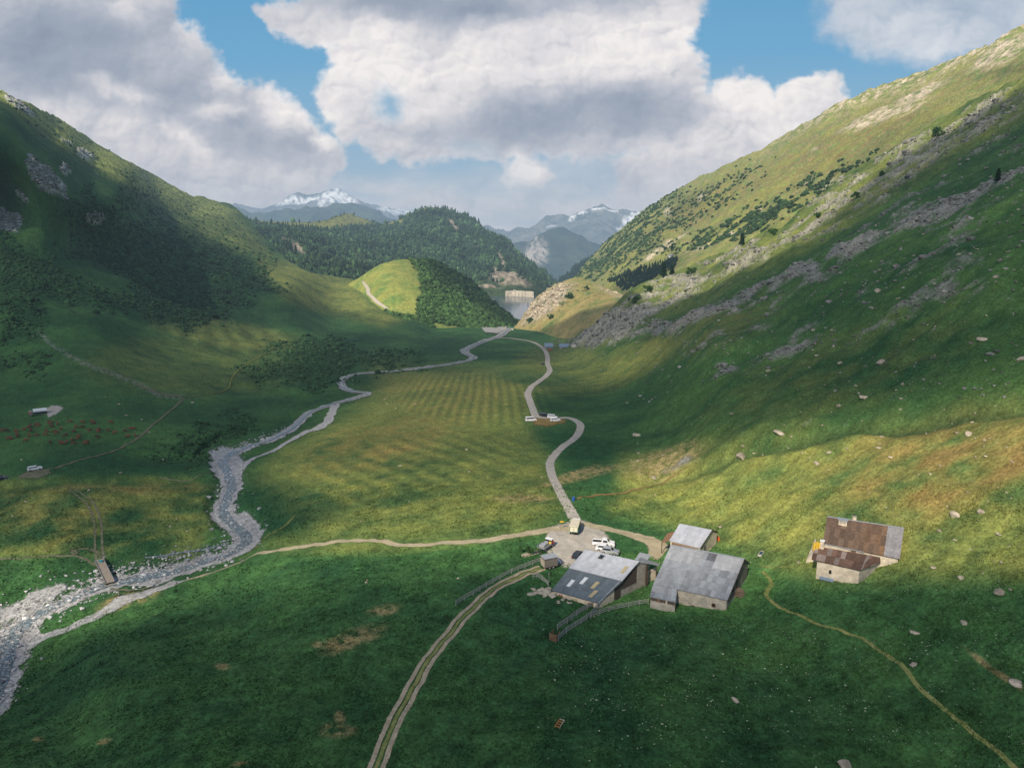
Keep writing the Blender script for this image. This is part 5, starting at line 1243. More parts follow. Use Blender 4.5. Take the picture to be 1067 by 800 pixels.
wall_quad(bB, base, L3(r1, r2, .60), L3(r1, r2, .74), 1.2, 4.0, 4.0, 'door', M_WOODD, .12)
wall_quad(bB, base, L3(r1, r2, .36), L3(r1, r2, .44), 2.7, 3.5, 3.5, 'window', M_DARK, .12)
wall_quad(bB, base, L3(r2, r3, .02), L3(r2, r3, .95), 2.2, rz(L3(r2, r3, .02)) - .22, rz(L3(r2, r3, .95)) - .22, 'gable_boards', M_WOOD, .05)
wall_quad(bB, base, L3(ring[0], r1, .80), L3(ring[0], r1, .86), .55, 1.35, 1.35, 'window_frame', M_WOODB, .05)
wall_quad(bB, base, L3(ring[0], r1, .81), L3(ring[0], r1, .85), .65, 1.25, 1.25, 'window', M_DARK, .10)
wall_quad(bB, base, L3(ring[0], r1, .52), L3(ring[0], r1, .58), -.3, .0, .0, 'vent', M_WOODD, .08)
# lean-to on the left front
e0, e1 = fa((677.0, 621.3), 1.75), fa((704.4, 627.3), 1.75); t0, t1 = A + Vector((0, 0, -.05)), L3(A, B, .33) + Vector((0, 0, -.05))
panel_roof('lean_to_roof', e0, e1, t1, t0, 6, 2, colB, M_SHEET, bB, base, seed=10, lift=.05)
patch(bB, base, e0, e1, t1, t0, .80, .98, .02, .98, .15, 'roof_sheet', M_SILV)
cen = (e0 + e1 + t0 + t1) / 4
rg = [inset(e0, cen, .06), inset(e1, cen, .06), inset(t1, cen, .06), inset(t0, cen, .02)]
walls_block('lean_to_wall', rg, [1.0, 1.0, 2.2, 2.2], -2.2, M_STG, bB, base)
wall_quad(bB, base, L3(rg[0], rg[1], 0), L3(rg[0], rg[1], 1), .95, 1.68, 1.68, 'lean_to_boards', M_WOODD, -.05)
wall_quad(bB, base, L3(rg[1], rg[2], 0), L3(rg[1], rg[2], 1), .3, 1.62, 2.4, 'lean_to_boards', M_WOOD, .03)
for k in (.30, .62): wall_quad(bB, base, L3(rg[0], rg[1], k), L3(rg[0], rg[1], k + .06), .9, 1.6, 1.6, 'post', M_WOODP if k > .5 else M_WOODB, .04)
# --- small barn behind
colC = lambda u, v, r: np.array((.45, .47, .52)) * r.uniform(.9, 1.06)
bC, base, (A, B, Cc, Dd, BL, BR), ring, rz, wl = gable_building('small barn with a pale metal roof behind the large grey barn', 'barn', 'barn', (697.3, 563.2), (729.8, 571.2), (742.5, 552), (708.3, 545.3), 2.9, 5.3, .55, 1.5, -1.2, M_STW, .05)
panel_roof('roof', A, B, Cc, Dd, 8, 2, colC, M_SHEET, bC, base, seed=12)
panel_roof('roof', BR, BL, Dd, Cc, 8, 1, colC, M_SHEET, bC, base, seed=13)
m = MB(); m.bar(Cc + Vector((0, 0, -.02)) - base, BR + Vector((0, 0, -.02)) - base, .1, .24); m.bar(B - base, Cc - base, .1, .2); m.build('verge_board', M_WOODD, bC)
wall_quad(bC, base, L3(ring[0], ring[1], .05), L3(ring[0], ring[1], .97), 1.5, 2.6, 2.6, 'front_boards', M_WOODB, .05)
wall_quad(bC, base, L3(ring[0], ring[1], .30), L3(ring[0], ring[1], .55), -.5, 2.3, 2.3, 'door', M_WOODD, .11)
wall_quad(bC, base, L3(ring[1], ring[2], .35), L3(ring[1], ring[2], .55), .6, 2.6, 2.6, 'door', M_WOOD, .05)
q = [Dd + (A - Dd) * .45 + (A - B) * .0, A, A + (A - B).normalized() * 1.8 + Vector((0, 0, -.8)), L3(Dd, A, .45) + (A - B).normalized() * 1.8 + Vector((0, 0, -.8))]
m = MB(); m.slab([p - base + Vector((0, 0, -.1)) for p in q], .08); m.build('porch_roof', M_WOODB, bC)
m = MB(); p_ = L3(q[2], q[3], .1) - base; m.box(p_.x, p_.x + .14, p_.y, p_.y + .14, -2, p_.z - .05); m.build('post', M_WOODD, bC)

# --- rusty-roofed stone house
def colD(u, v, r):
    if u > .79: return np.array((.23, .225, .235)) * r.uniform(.85, 1.12)
    k = r.uniform(0, 1); return np.array((.12, .082, .06)) * r.uniform(.75, 1.2) + (np.array((.09, .04, .0)) * max(0, u * 1.3 - .35) * r.uniform(.1, 1))
bD, base, (A, B, Cc, Dd, BL, BR), ring, rz, wl = gable_building('stone house with a rusty brown sheet roof and grey end bay', 'house', 'stone_house', (857.3, 565.8), (937.6, 582.4), (941.8, 550.4), (862, 538.4), 13.4, 16.3, .9, 2.6, 5.0, M_STW, .04)
panel_roof('roof', A, B, Cc, Dd, 15, 3, colD, M_RUST, bD, base, seed=14, lift=.05)
panel_roof('roof', BR, BL, Dd, Cc, 12, 2, colD, M_RUST, bD, base, seed=15)
m = MB(); m.bar(Dd + Vector((0, 0, .1)) - base, Cc + Vector((0, 0, .1)) - base, .3, .1); m.build('ridge_cap', M_SILV, bD)
m = MB(); m.bar(A + Vector((0, 0, -.05)) - base, L3(A, B, .55) + Vector((0, 0, -.05)) - base, .22, .14); m.build('gutter', M_SILV, bD)
wall_quad(bD, base, L3(ring[1], ring[2], .3), L3(ring[1], ring[2], .6), 11.6, 13.0, 13.4, 'window', M_DARK, .05)
# stone chimney in the upper slope, slim chimney on the ridge
cq = L3(L3(A, B, .22), L3(Dd, Cc, .22), .84) - base
t = MB(); R_ = Matrix.Translation(cq) @ Matrix.Rotation(math.radians(-30), 4, 'Z')
t.box(-.7, .7, -.55, .55, -1.2, .75, R_); ch = t.build('chimney', M_STW, bD)
t = MB(); t.box(-.85, .85, -.7, .7, .753, .85, R_); t.build('cap', M_SILV, ch)
t = MB(); t.box(-.5, .5, -.565, -.55, .15, .6, R_); t.build('opening', M_STG, ch)
cq = L3(Dd, Cc, .37) - base; t = MB(); t.box(cq.x - .3, cq.x + .3, cq.y + .1, cq.y + .6, cq.z - .9, cq.z + .75); ch = t.build('chimney', M_STW, bD)
t = MB(); t.box(cq.x - .36, cq.x + .36, cq.y + .04, cq.y + .66, cq.z + .753, cq.z + .83); t.build('cap', M_STG, ch)
# front wing
wE0, wE1 = fa((845.6, 582.6), 11.6), fa((896.5, 594.2), 11.6); wE2 = fa((917.6, 585.8), 12.4)
wT0, wT1 = fa((848.6, 568.6), 13.0), fa((903.5, 577.8), 13.15); wT2 = fa((917, 580.5), 13.2)
def colW(u, v, r): return (np.array((.18, .145, .13)) if r.uniform() < .25 else np.array((.115, .07, .052))) * r.uniform(.7, 1.25)
panel_roof('wing_roof', wE0, wE1, wT1, wT0, 11, 2, colW, M_RUST, bD, base, seed=16, lift=.05)
panel_roof('wing_roof', wE1, wE2, wT2, wT1, 4, 2, colW, M_RUST, bD, base, seed=17, lift=.05)
wf = [fa((851.5, 585.3), 11.3), fa((895.5, 594.5), 11.3), fa((912.5, 588.8), 11.5), fa((913.5, 583), 12.2), fa((858, 571), 12.6)]
walls_block('wing_wall', wf, [11.35, 11.35, 11.8, 12.6, 12.7], 4.0, M_STW, bD, base)
us_ = L3(wf[0], wf[1], .5)
s0, s1 = fa((858.5, 567.2), 13.25), fa((893, 573.2), 13.25)
wall_quad(bD, base, s0, s1, 11.5, 13.2, 13.2, 'upper_wall', M_STW, .02)
wall_quad(bD, base, L3(s0, s1, .82), L3(s0, s1, 1.05), 12.0, 13.3, 13.3, 'hatch', M_ORANGE if False else M_WOODB, .09)
wall_quad(bD, base, wf[1], wf[2], 7.0, 10.9, 11.3, 'wing_side_wall', M_STG, .03)
wall_quad(bD, base, L3(wf[0], wf[1], .30), L3(wf[0], wf[1], .36), 9.6, 10.3, 10.3, 'window', M_DARK, .04)
cq = fa((856.6, 569.3), 13.2) - base; t = MB(); t.box(-.3, .3, -.3, .3, -.6, 1.1, Matrix.Translation(cq) @ Matrix.Rotation(math.radians(-30), 4, 'Z')); ch = t.build('chimney', M_STW, bD)
t = MB(); t.box(-.38, .38, -.38, .38, 1.102, 1.2, Matrix.Translation(cq) @ Matrix.Rotation(math.radians(-30), 4, 'Z')); t.build('cap', M_WHITE, ch)
# retaining wall and terrace to the left of it
q0, q1, q2 = G3(840, 586), G3(848.5, 571), G3(852, 584.5)
t = empty('retaining_wall', q0, 0, 'sloping stone retaining wall at the left end of the rusty-roofed house', 'wall')
m = MB(); a, b, c_ = q0 - q0, q1 - q0, q2 - q0
m.add([a + Vector((0, 0, -.5)), b + Vector((0, 0, -.5)), c_ + Vector((0, 0, -.5)), a + Vector((0, 0, .5)), b + Vector((0, 0, 2.0)), c_ + Vector((0, 0, 2.0))], [(0, 2, 1), (3, 4, 5), (0, 1, 4, 3), (1, 2, 5, 4), (2, 0, 3, 5)])
m.build('wall', M_STW, t)
t = MB(); pz = fa((849.5, 566.8), 13.6)
for k in range(3): t.box(-.35 + .45 * k, .0 + .45 * k, -.2, .2, -1.4, .25 + .1 * (k % 2))
o = t.build('yellow_sacks', M_YEL); o.location = pz; tag(o, 'yellow sacks stacked at the left corner of the rusty-roofed house', 'sacks')
gp = G3(861, 603.5)
def sheet_pile(name, label, cat, loc, n, w, l, mat, rz=0, th=.07, jit=.15):
    m = MB(); r = np.random.default_rng(int(loc.x * 10))
    for k in range(n):
        m.box(-w / 2, w / 2, -l / 2, l / 2, k * th * 1.15, k * th * 1.15 + th, Matrix.Rotation(r.uniform(-jit, jit), 4, 'Z') @ Matrix.Translation((r.uniform(-.1, .1), r.uniform(-.1, .1), 0)))
    o = m.build(name, mat); o.location = loc; o.rotation_euler = (0, 0, rz); return tag(o, label, cat)
sheet_pile('sheet_stack', 'pale blue roofing sheets stacked against the front wall of the stone house', 'sheets', gp + Vector((0, -.1, .05)), 5, 2.2, .9, M_BLUEG, -.4)
sheet_pile('plank_stack', 'pale planks stacked behind the large grey barn', 'planks', G3(736, 573.5), 5, 1.6, 1.4, M_WOODP, .3)
def log_pile(label, loc, n, ln, r0, mat, rz, rows=3):
    m = MB(); r = np.random.default_rng(n)
    for j in range(rows):
        for i in range(n - j):
            y = (i - (n - j) / 2) * r0 * 2.05; z = r0 + j * r0 * 1.8; dx = r.uniform(-.25, .25)
            m.cyl((-ln / 2 + dx, y, z), (ln / 2 + dx, y + r.uniform(-.1, .1), z), r0 * r.uniform(.75, 1), r0 * r.uniform(.7, .95), 7)
    o = m.build('log_pile', mat); o.location = loc; o.rotation_euler = (0, 0, rz); return tag(o, label, 'logs')
log_pile('heap of reddish brown firewood against the gable of the large barn', G3(769, 619.5), 9, 1.5, .13, M_FIRE, .3, 5)
log_pile('low pile of pale poles beside the grassy bank left of the yard', G3(553.5, 577.5), 6, 4.2, .11, M_WOODP, .55, 2)
def stone_heap(label, u, v, n, R, mat, s=.45):
    r = np.random.default_rng(n + int(u)); p = G3(u, v); V = []; F_ = []
    for k in range(n):
        c = np.array([r.normal(0, R * .45), r.normal(0, R * .3), r.uniform(-.1, .35)]); q = rkv[k % 7] * s * r.uniform(.5, 1.3) * np.array([1.3, 1, .8]) + c
        F_ += [tuple(f + len(V)) for f in rkf]; V += [tuple(x) for x in q]
    m = MB(); m.v = V; m.f = [tuple(int(i) for i in f) for f in F_]; o = m.build('stone_heap', mat); o.location = p; return tag(o, label, 'stones')
M_PALE = simple_mat('pale_stone', (.40, .36, .29), var=.25, scale=1.5)
stone_heap('heap of pale stone slabs at the front left corner of the blue-roofed barn', 567, 618, 26, 2.6, M_PALE, .6)
stone_heap('line of rubble along the front foot of the blue-roofed barn', 590, 625, 16, 3.0, M_PALE, .3)

# ------------------------------------------------------------------ vehicles
def wheels(t, L, W, r, xs, mat=M_BLACK):
    for x in xs:
        for s in (-1, 1):
            m = MB(); m.cyl((x, s * (W / 2 - .22), r), (x, s * (W / 2 + .01), r), r, r, 14); wv = m.build('wheel', mat, t)
            m = MB(); m.cyl((x, s * (W / 2 - .02), r), (x, s * (W / 2 + .025), r), r * .58, r * .5, 10); m.build('rim', M_SILV, wv)
def car(u, v, rz, mat, label, kind='hatch', L=4.2, W=1.75, Hh=1.5, group=None, loc=None, pitch=0):
    p = loc or G3(u, v); t = empty('parked_car', p, math.radians(rz), label, 'pickup' if kind == 'pickup' else ('van' if kind == 'van' else 'car'), group)
    if pitch: t.rotation_euler = (0, math.radians(pitch), math.radians(rz))
    h = L / 2; wr = .33
    prof = {'hatch': [(-h, .32), (-h, .82), (-h + .1, .9), (h - 1.15, .95), (h - .15, .78), (h, .6), (h, .3)], 'wagon': [(-h, .32), (-h, .9), (h - 1.1, .98), (h - .12, .82), (h, .62), (h, .3)],
            'pickup': [(-h, .45), (-h, 1.0), (-.35, 1.0), (h - 1.2, 1.05), (h - .1, .95), (h, .75), (h, .4)], 'van': [(-h, .35), (-h, 1.1), (h - .75, 1.1), (h - .1, .85), (h, .6), (h, .32)]}[kind]
    m = MB(); m.prism([(x, z) for x, z in prof], -W / 2, W / 2, 'y'); body = m.build('body', mat, t, bevel=.05)
    cab = {'hatch': (-h + .08, -h + .55, h - 1.75, h - 1.1), 'wagon': (-h + .05, -h + .25, h - 1.75, h - 1.05), 'pickup': (-.45, -.3, .75, 1.35), 'van': (-h + .03, -h + .12, h - 1.3, h - .7)}[kind]
    zb = prof[1][1] + (.06 if kind != 'van' else -.02); zt = Hh + (.25 if kind == 'van' else 0) + (.2 if kind == 'pickup' else 0); i_ = .16
    def fr(z, e=0.0):
        k = (z - zb) / (zt - zb); y = W / 2 - .04 - i_ * k + e
        return (cab[0] + (cab[1] - cab[0]) * k - e, cab[3] + (cab[2] - cab[3]) * k + e, y)
    m = MB(); a = fr(zb); b = fr(zt)
    m.add([(a[0], -a[2], zb), (a[1], -a[2], zb), (a[1], a[2], zb), (a[0], a[2], zb), (b[0], -b[2], zt), (b[1], -b[2], zt), (b[1], b[2], zt), (b[0], b[2], zt)], [(0, 3, 2, 1), (4, 5, 6, 7), (0, 1, 5, 4), (1, 2, 6, 5), (2, 3, 7, 6), (3, 0, 4, 7)])
    m.build('cabin', mat, t, bevel=.04)
    z0, z1 = zb + (zt - zb) * .16, zt - (zt - zb) * .16
    a = fr(z0, .012); b = fr(z1, .012)
    def pane(name, q):
        m = MB(); m.add(q, [(0, 1, 2, 3)]); m.build(name, M_GLASS, t)
    pane('windscreen', [(a[1], -a[2] + .12, z0), (a[1], a[2] - .12, z0), (b[1], b[2] - .12, z1), (b[1], -b[2] + .12, z1)])
    pane('rear_window', [(a[0], a[2] - .12, z0), (a[0], -a[2] + .12, z0), (b[0], -b[2] + .12, z1), (b[0], b[2] - .12, z1)])
    for s in (-1, 1): pane('side_window', [(a[0] + .25, s * a[2], z0), (a[1] - .3, s * a[2], z0), (b[1] - .15, s * b[2], z1), (b[0] + .2, s * b[2], z1)])
    if kind == 'pickup':
        m = MB(); m.box(-h + .08, -.5, -W / 2 + .1, W / 2 - .1, .98, 1.012); m.build('load_bed', M_DARK, t)
        for s in (-1, 1): m = MB(); m.box(-h, -.5, s * (W / 2 - .05) - .05, s * (W / 2 - .05) + .05, 1.012, 1.22); m.build('bed_side', mat, t)
        m = MB(); m.box(-h, -h + .08, -W / 2 + .1, W / 2 - .1, 1.012, 1.2); m.build('tailgate', mat, t)
    for s in (-1, 1):
        m = MB(); m.box(h - .02, h + .03, s * W * .36 - .15, s * W * .36 + .15, .58, .74); m.build('headlight', M_LIGHT, t)
        m = MB(); m.box(-h - .03, -h + .02, s * W * .4 - .1, s * W * .4 + .1, .6, .85); m.build('tail_light', M_TAIL, t)
    m = MB(); m.box(h - .05, h + .09, -W * .45, W * .45, .3, .46); m.build('bumper', M_GREY, t); m = MB(); m.box(-h - .09, -h + .05, -W * .45, W * .45, .33, .48); m.build('bumper', M_GREY, t)
    wheels(t, L, W, wr, (-h + .75, h - .8)); return t
car(628.8, 568.8, -8, M_WHITE, 'white pickup parked at the edge of the yard above the barn roof', 'pickup', 5.0, 1.85, 1.55)
car(630.2, 574.2, -14, M_WHITE, 'white hatchback parked between the white pickup and the barn roof', 'hatch', 4.0)
car(603.0, 580.5, 60, M_DCAR, 'dark car tucked behind the upper left corner of the barn roof', 'hatch', 3.9)
car(635.5, 577.5, -20, M_SILV, 'grey car half hidden behind the barn roof next to the white hatchback', 'hatch', 3.9)
car(553.2, 438.6, 12, M_WHITE, 'white van parked on the grass left of the road bend', 'van', 4.8, 1.9, 1.75)
car(567.2, 433.4, -8, M_DCAR, 'dark estate car at the roadside pull-in', 'wagon', 4.6)
car(575.8, 435.8, -15, M_WHITE, 'small white van standing on the road just past the dark estate car', 'van', 4.4, 1.8, 1.5)
car(578.5, 439.0, 10, M_WHITE, 'white car with dark windows below the white van at the pull-in', 'wagon', 4.4)
car(565.5, 379.8, 70, M_DCAR, 'dark car driving on the far stretch of the road', 'wagon', 4.6)
car(36.5, 489.2, 38, M_WHITE, 'white car parked beside the pasture track', 'wagon', 4.4)
car(2.0, 499.5, 20, M_DCAR, 'dark car lower down the pasture track than the white car', 'hatch', 4.2)
car(573.3, 365.6, 10, M_RED, 'red car parked in front of the far chalets', 'wagon', 4.6)

# green truck with cream canvas top and red cab
p = G3(599.2, 553.5); t = empty('farm_truck', p, math.radians(78), 'green truck with a cream roof and red cab at the road junction', 'truck')
m = MB(); m.box(-3.0, 1.9, -1.1, 1.1, .95, 2.5); m.build('cargo_box', M_GREEN, t, bevel=.04)
m = MB(); m.box(-3.12, 2.0, -1.2, 1.2, 2.503, 2.68); m.build('roof', M_CREAM, t, bevel=.05)
m = MB(); m.box(2.1, 3.9, -1.05, 1.05, .6, 1.55); m.add([(2.1, -1.05, 1.553), (3.7, -1.05, 1.553), (3.7, 1.05, 1.553), (2.1, 1.05, 1.553), (2.2, -.95, 2.3), (3.3, -.95, 2.3), (3.3, .95, 2.3), (2.2, .95, 2.3)], [(0, 3, 2, 1), (4, 5, 6, 7), (0, 1, 5, 4), (1, 2, 6, 5), (2, 3, 7, 6), (3, 0, 4, 7)]); cb = m.build('cab', M_RED, t, bevel=.04)
m = MB(); m.add([(3.69, -.8, 1.65), (3.69, .8, 1.65), (3.4, .75, 2.2), (3.4, -.75, 2.2)], [(0, 1, 2, 3)]); m.build('windscreen', M_GLASS, cb)
m = MB(); m.box(-3.02, 3.8, -.5, .5, .55, .92); m.build('chassis', M_BLACK, t)
m = MB(); m.box(-3.04, -3.003, -.95, -.05, 1.1, 2.4); m.box(-3.04, -3.003, .05, .95, 1.1, 2.4); m.build('rear_door', M_CREAM, t)
m = MB(); m.box(2.15, 3.3, -.9, .9, 2.303, 2.36); m.build('cab_roof', M_WHITE, t)
wheels(t, 6, 2.1, .45, (-2.2, 2.9))

t.scale = (.88,) * 3
# grey wooden livestock trailer
p = G3(572.3, 591.3); t = empty('livestock_trailer', p, math.radians(22), 'grey boarded livestock trailer at the end of the double track', 'trailer')
m = MB(); m.box(-1.5, 1.5, -1.0, 1.0, .55, 2.2); m.build('body', M_WOOD, t)
m = MB(); m.box(-1.6, 1.6, -1.1, 1.1, 2.45, 2.55); m.build('roof', M_SILV, t)
for x in (-1.4, 1.4):
    for y in (-.92, .92): m = MB(); m.box(x - .06, x + .06, y - .06, y + .06, 2.2, 2.45); m.build('post', M_WOODD, t)
for k in range(3): m = MB(); m.box(-1.53, -1.5, -.85 + k * .6, -.35 + k * .6, .65, 2.05); m.build('door_board', M_WOODP, t)
m = MB(); m.bar((1.5, -.4, .55), (2.7, 0, .5), .1, .1); m.bar((1.5, .4, .55), (2.7, 0, .5), .1, .1); m.build('drawbar', M_GREY, t)
wheels(t, 3, 2.0, .36, (-.35, .5))
p = G3(579.5, 588.5); t = empty('hay_trolley', p, math.radians(20), 'low white cart hitched in front of the grey livestock trailer', 'cart')
m = MB(); m.box(-.9, .9, -.6, .6, .5, .95); m.build('tub', M_WHITE, t, bevel=.05); wheels(t, 1.8, 1.2, .28, (-.4, .4)); m = MB(); m.bar((.9, 0, .5), (1.7, 0, .3), .08, .08); m.build('drawbar', M_GREY, t)
# grey flatbed farm vehicle with red cab
p = G3(568.6, 572.5); t = empty('flatbed_truck', p, math.radians(55), 'small grey flatbed truck with a red and yellow cab left of the yard', 'truck')
m = MB(); m.box(-2.0, .9, -.95, .95, .75, .95); m.build('flatbed', M_GREY, t)
for s in (-1, 1): m = MB(); m.box(-2.0, .9, s * .95 - .04, s * .95 + .04, .95, 1.35); m.build('side_board', M_SILV, t)
m = MB()
for k in range(4): m.box(-1.8 + k * .65, -1.3 + k * .65, -.7 + .1 * k, .6 - .05 * k, .953, 1.5 + .12 * (k % 2))
m.build('load', M_SILV, t, bevel=.05)
m = MB(); m.box(1.0, 2.1, -.85, .85, .6, 1.35); cb = m.build('cab', M_RED, t, bevel=.05)
m = MB(); m.box(1.1, 1.9, -.75, .75, 1.353, 1.85); m.build('window', M_GLASS, cb); m = MB(); m.box(1.0, 2.0, -.85, .85, 1.853, 1.98); m.build('roof', M_WHITE, cb)
m = MB(); m.box(.55, .95, -.98, -.5, .96, 1.6); m.build('fuel_tank', M_YEL, t)
wheels(t, 4, 1.8, .4, (-1.3, 1.4))
# white-topped tank truck in the left pasture, portable milking unit
p = G3(39.5, 432.3); t = empty('milking_truck', p, math.radians(213), 'white-topped truck parked in the pasture beside the cows', 'truck')
m = MB(); m.box(-3.6, 1.6, -1.1, 1.1, 1.0, 1.7); m.build('body', M_DCAR, t)
m = MB(); m.cyl((-3.7, 0, 2.1), (1.7, 0, 2.1), 1.05, 1.05, 14); m.build('tank_cover', M_WHITE, t, smooth=False)
m = MB(); m.box(1.9, 3.4, -1.05, 1.05, .6, 2.3); cb = m.build('cab', simple_mat('brick_paint', (.30, .16, .13)), t, bevel=.08)
m = MB(); m.box(3.403, 3.43, -.85, .85, 1.4, 2.1); m.build('windscreen', M_GLASS, cb); m = MB(); m.box(1.95, 3.3, -1.0, 1.0, 2.303, 2.4); m.build('roof', M_SILV, cb)
wheels(t, 7, 2.1, .5, (-2.7, -1.6, 2.6))

# ------------------------------------------------------------------ fences, posts, signs
def fence(label, pts, mat=M_RAIL, h=1.15, rails=(.35, .68, 1.0), gap=2.2, name='rail_fence', th=.10):
    P = [G3(*q) for q in pts]; t = empty(name, P[0], 0, label, 'fence'); o = P[0]; posts = []
    for a, b in zip(P[:-1], P[1:]):
        n = max(1, round((b - a).length / gap))
        for k in range(n): posts.append(a + (b - a) * (k / n))
    posts.append(P[-1]); out = []
    for q in posts:
        uu, vv = project(np.array(q)); g = Vector(G(uu, vv)); out.append(Vector((q.x, q.y, g.z)))
    r = random.Random(len(posts))
    for q in out:
        c = q - o; hh = h + r.uniform(-.1, .12); m = MB(); m.cyl((c.x, c.y, c.z - .4), (c.x + r.uniform(-.05, .05), c.y + r.uniform(-.05, .05), c.z + hh), .08, .065, 6); m.build('post', mat, t)
    for z in rails:
        m = MB()
        for a, b in zip(out[:-1], out[1:]):
            m.bar(a - o + Vector((0, 0, z + r.uniform(-.05, .05))), b - o + Vector((0, 0, z + r.uniform(-.05, .05))), .05, th + .02)
        m.build('rail', mat, t)
    return t
fence('long silver rail fence on the bank above the double track', [(475, 631.5), (484, 625), (493, 620.5), (507, 611.5), (521, 604), (533, 598), (547, 592), (563, 586.5)])
fence('broken pale rail fence between the trailer and the stone heap', [(555.5, 602), (559, 601), (565, 605.5), (571, 609.5)])
fence('left rail of the cattle race running down from the blue-roofed barn', [(581, 656), (591, 649), (601, 641), (612, 634.5), (622, 630), (632, 624)], rails=(.3, .6, .9, 1.15))
fence('right rail of the cattle race meeting the barn gable', [(581.5, 668), (590, 660), (600, 653), (611, 645.5), (616, 641), (626, 631), (637, 622.5)], rails=(.3, .6, .9, 1.1))
fence('pale rail fence linking the cattle race to the large grey barn', [(615.6, 642.5), (625, 639), (634.6, 636), (645, 633.5), (655, 631.5), (666, 629.5), (675.5, 628)])
p = G3(577.8, 667); t = empty('loading_pen', p, math.radians(-30), 'brown boarded pen at the lower end of the cattle race', 'pen')
for x, y in ((-.6, -.6), (.6, -.6), (.6, .6), (-.6, .6)): m = MB(); m.cyl((x, y, -.3), (x, y, 1.5), .09, .08, 7); m.build('post', M_WOODB, t)
for k, (x0_, x1_, y0_, y1_) in enumerate(((-.6, .6, -.63, -.58), (-.63, -.58, -.6, .6), (.58, .63, -.6, .6))):
    m = MB()
    for z in (.2, .55, .9, 1.2): m.box(x0_, x1_, y0_, y1_, z, z + .2)
    m.build('boards', M_WOODB, t)
def rock_obj(u, v, s, label=None, mat=None, fl_=1.0):
    pass
p = G3(571.7, 609.5); m = MB(); m.cyl((0, 0, -.3), (.05, 0, 2.9), .06, .04, 6); o = m.build('pole', M_RAIL); o.location = p; tag(o, 'thin upright pole above the stone heap by the blue-roofed barn', 'pole')
p = G3(583.5, 552.5); t = empty('signpost', p, math.radians(10), 'small yellow hiking sign on a thin post at the junction', 'sign')
m = MB(); m.cyl((0, 0, -.2), (0, 0, 2.3), .06, .05, 8); m.build('post', M_WOOD, t); m = MB(); m.add([(-.05, -.07, 1.8), (.75, -.07, 1.8), (.95, -.07, 1.98), (.75, -.07, 2.16), (-.05, -.07, 2.16), (-.05, -.03, 1.8), (.75, -.03, 1.8), (.95, -.03, 1.98), (.75, -.03, 2.16), (-.05, -.03, 2.16)], [(0, 1, 2, 3, 4), (9, 8, 7, 6, 5), (0, 5, 6, 1), (1, 6, 7, 2), (2, 7, 8, 3), (3, 8, 9, 4), (4, 9, 5, 0)]); m.build('sign_board', M_YEL, t)
p = G3(597.5, 521.5); m = MB(); m.cyl((0, 0, -.05), (0, 0, .9), .36, .36, 14); m.cyl((0, 0, .9), (0, 0, .96), .38, .38, 14); o = m.build('barrel', M_BLUE); o.location = p; tag(o, 'small blue barrel in the grass beside the road above the truck', 'barrel')
p = G3(747.6, 562.8); m = MB(); m.box(-.4, .4, -.3, .3, 0, .7); m.box(-.44, .44, -.34, .34, .7, .78); m.box(-.1, .1, -.1, .1, .78, 1.1); o = m.build('gas_crate', M_ORANGE); o.location = p; tag(o, 'orange crate standing by the gable of the small barn', 'crate')
# water trough
p = G3(792.8, 578.5); t = empty('water_trough', p, math.radians(55), 'white water trough lying in the meadow between the large barn and the house', 'trough')
m = MB(); m.box(-1.0, 1.0, -.35, -.27, 0, .5); m.box(-1.0, 1.0, .27, .35, 0, .5); m.box(-1.0, -.92, -.27, .27, 0, .5); m.box(.92, 1.0, -.27, .27, 0, .5); m.box(-.92, .92, -.27, .27, 0, .1); m.build('tub', M_CONC, t)
m = MB(); m.box(-.92, .92, -.27, .27, .36, .4); m.build('water', M_GLASS, t)
# orange hurdle on the grass
p = G3(583.3, 755); t = empty('wooden_hurdle', p, math.radians(62), 'small orange-brown hurdle frame lying alone in the dark meadow', 'hurdle')
M_HUR = simple_mat('orange_wood', (.42, .17, .06), var=.3)
for y in (-.36, .36): m = MB(); m.bar((-.85, y, .28), (.85, y, .34), .08, .12); m.build('side_rail', M_HUR if y > 0 else M_WOODP, t)
for x in (-.8, -.27, .27, .8): m = MB(); m.bar((x, -.36, .30), (x, .36, .30), .09, .10); m.build('rung', M_WOODP if x > .5 else M_HUR, t)
for x in (-.75, .75):
    for y in (-.36, .36): m = MB(); m.box(x - .04, x + .04, y - .04, y + .04, -.1, .28); m.build('leg', M_HUR, t)

# bridge over the stream
b0, b1 = G3(103.5, 583), G3(113.5, 602.5); t = empty('footbridge', (b0 + b1) / 2 + Vector((0, 0, .8)), math.atan2((b1 - b0).y, (b1 - b0).x), 'pale plank bridge carrying the track over the stream', 'bridge')
Lb = (b1 - b0).length / 2 + 1.0
m = MB(); n_ = 26
for k in range(n_): x = -Lb + 2 * Lb * k / n_; m.box(x + .02, x + 2 * Lb / n_ - .02, -1.05, 1.05, .0, .12)
m.build('deck', simple_mat('bridge_planks', (.36, .30, .24), var=.25, scale=3), t)
for s in (-1, 1): m = MB(); m.box(-Lb, Lb, s * .8 - .18, s * .8 + .18, -.45, -.003); m.build('beam', M_WOODD, t); m = MB(); m.box(-Lb, Lb, s * 1.03 - .07, s * 1.03 + .07, .123, .35); m.build('kerb_beam', M_RAIL, t)
for s in (-1, 1): m = MB(); m.box(s * Lb - .6, s * Lb + .6, -1.4, 1.4, -2.2, -.46); m.build('abutment', M_STG, t)
p = G3(105.2, 584.5); m = MB(); m.box(-.5, .5, -.3, .3, 0, .9); m.box(-.55, .55, -.35, .35, .9, 1.0); o = m.build('marker_box', simple_mat('teal_paint', (.05, .25, .28))); o.location = p + Vector((0, 0, .4)); tag(o, 'small teal box at the upper end of the bridge', 'box')

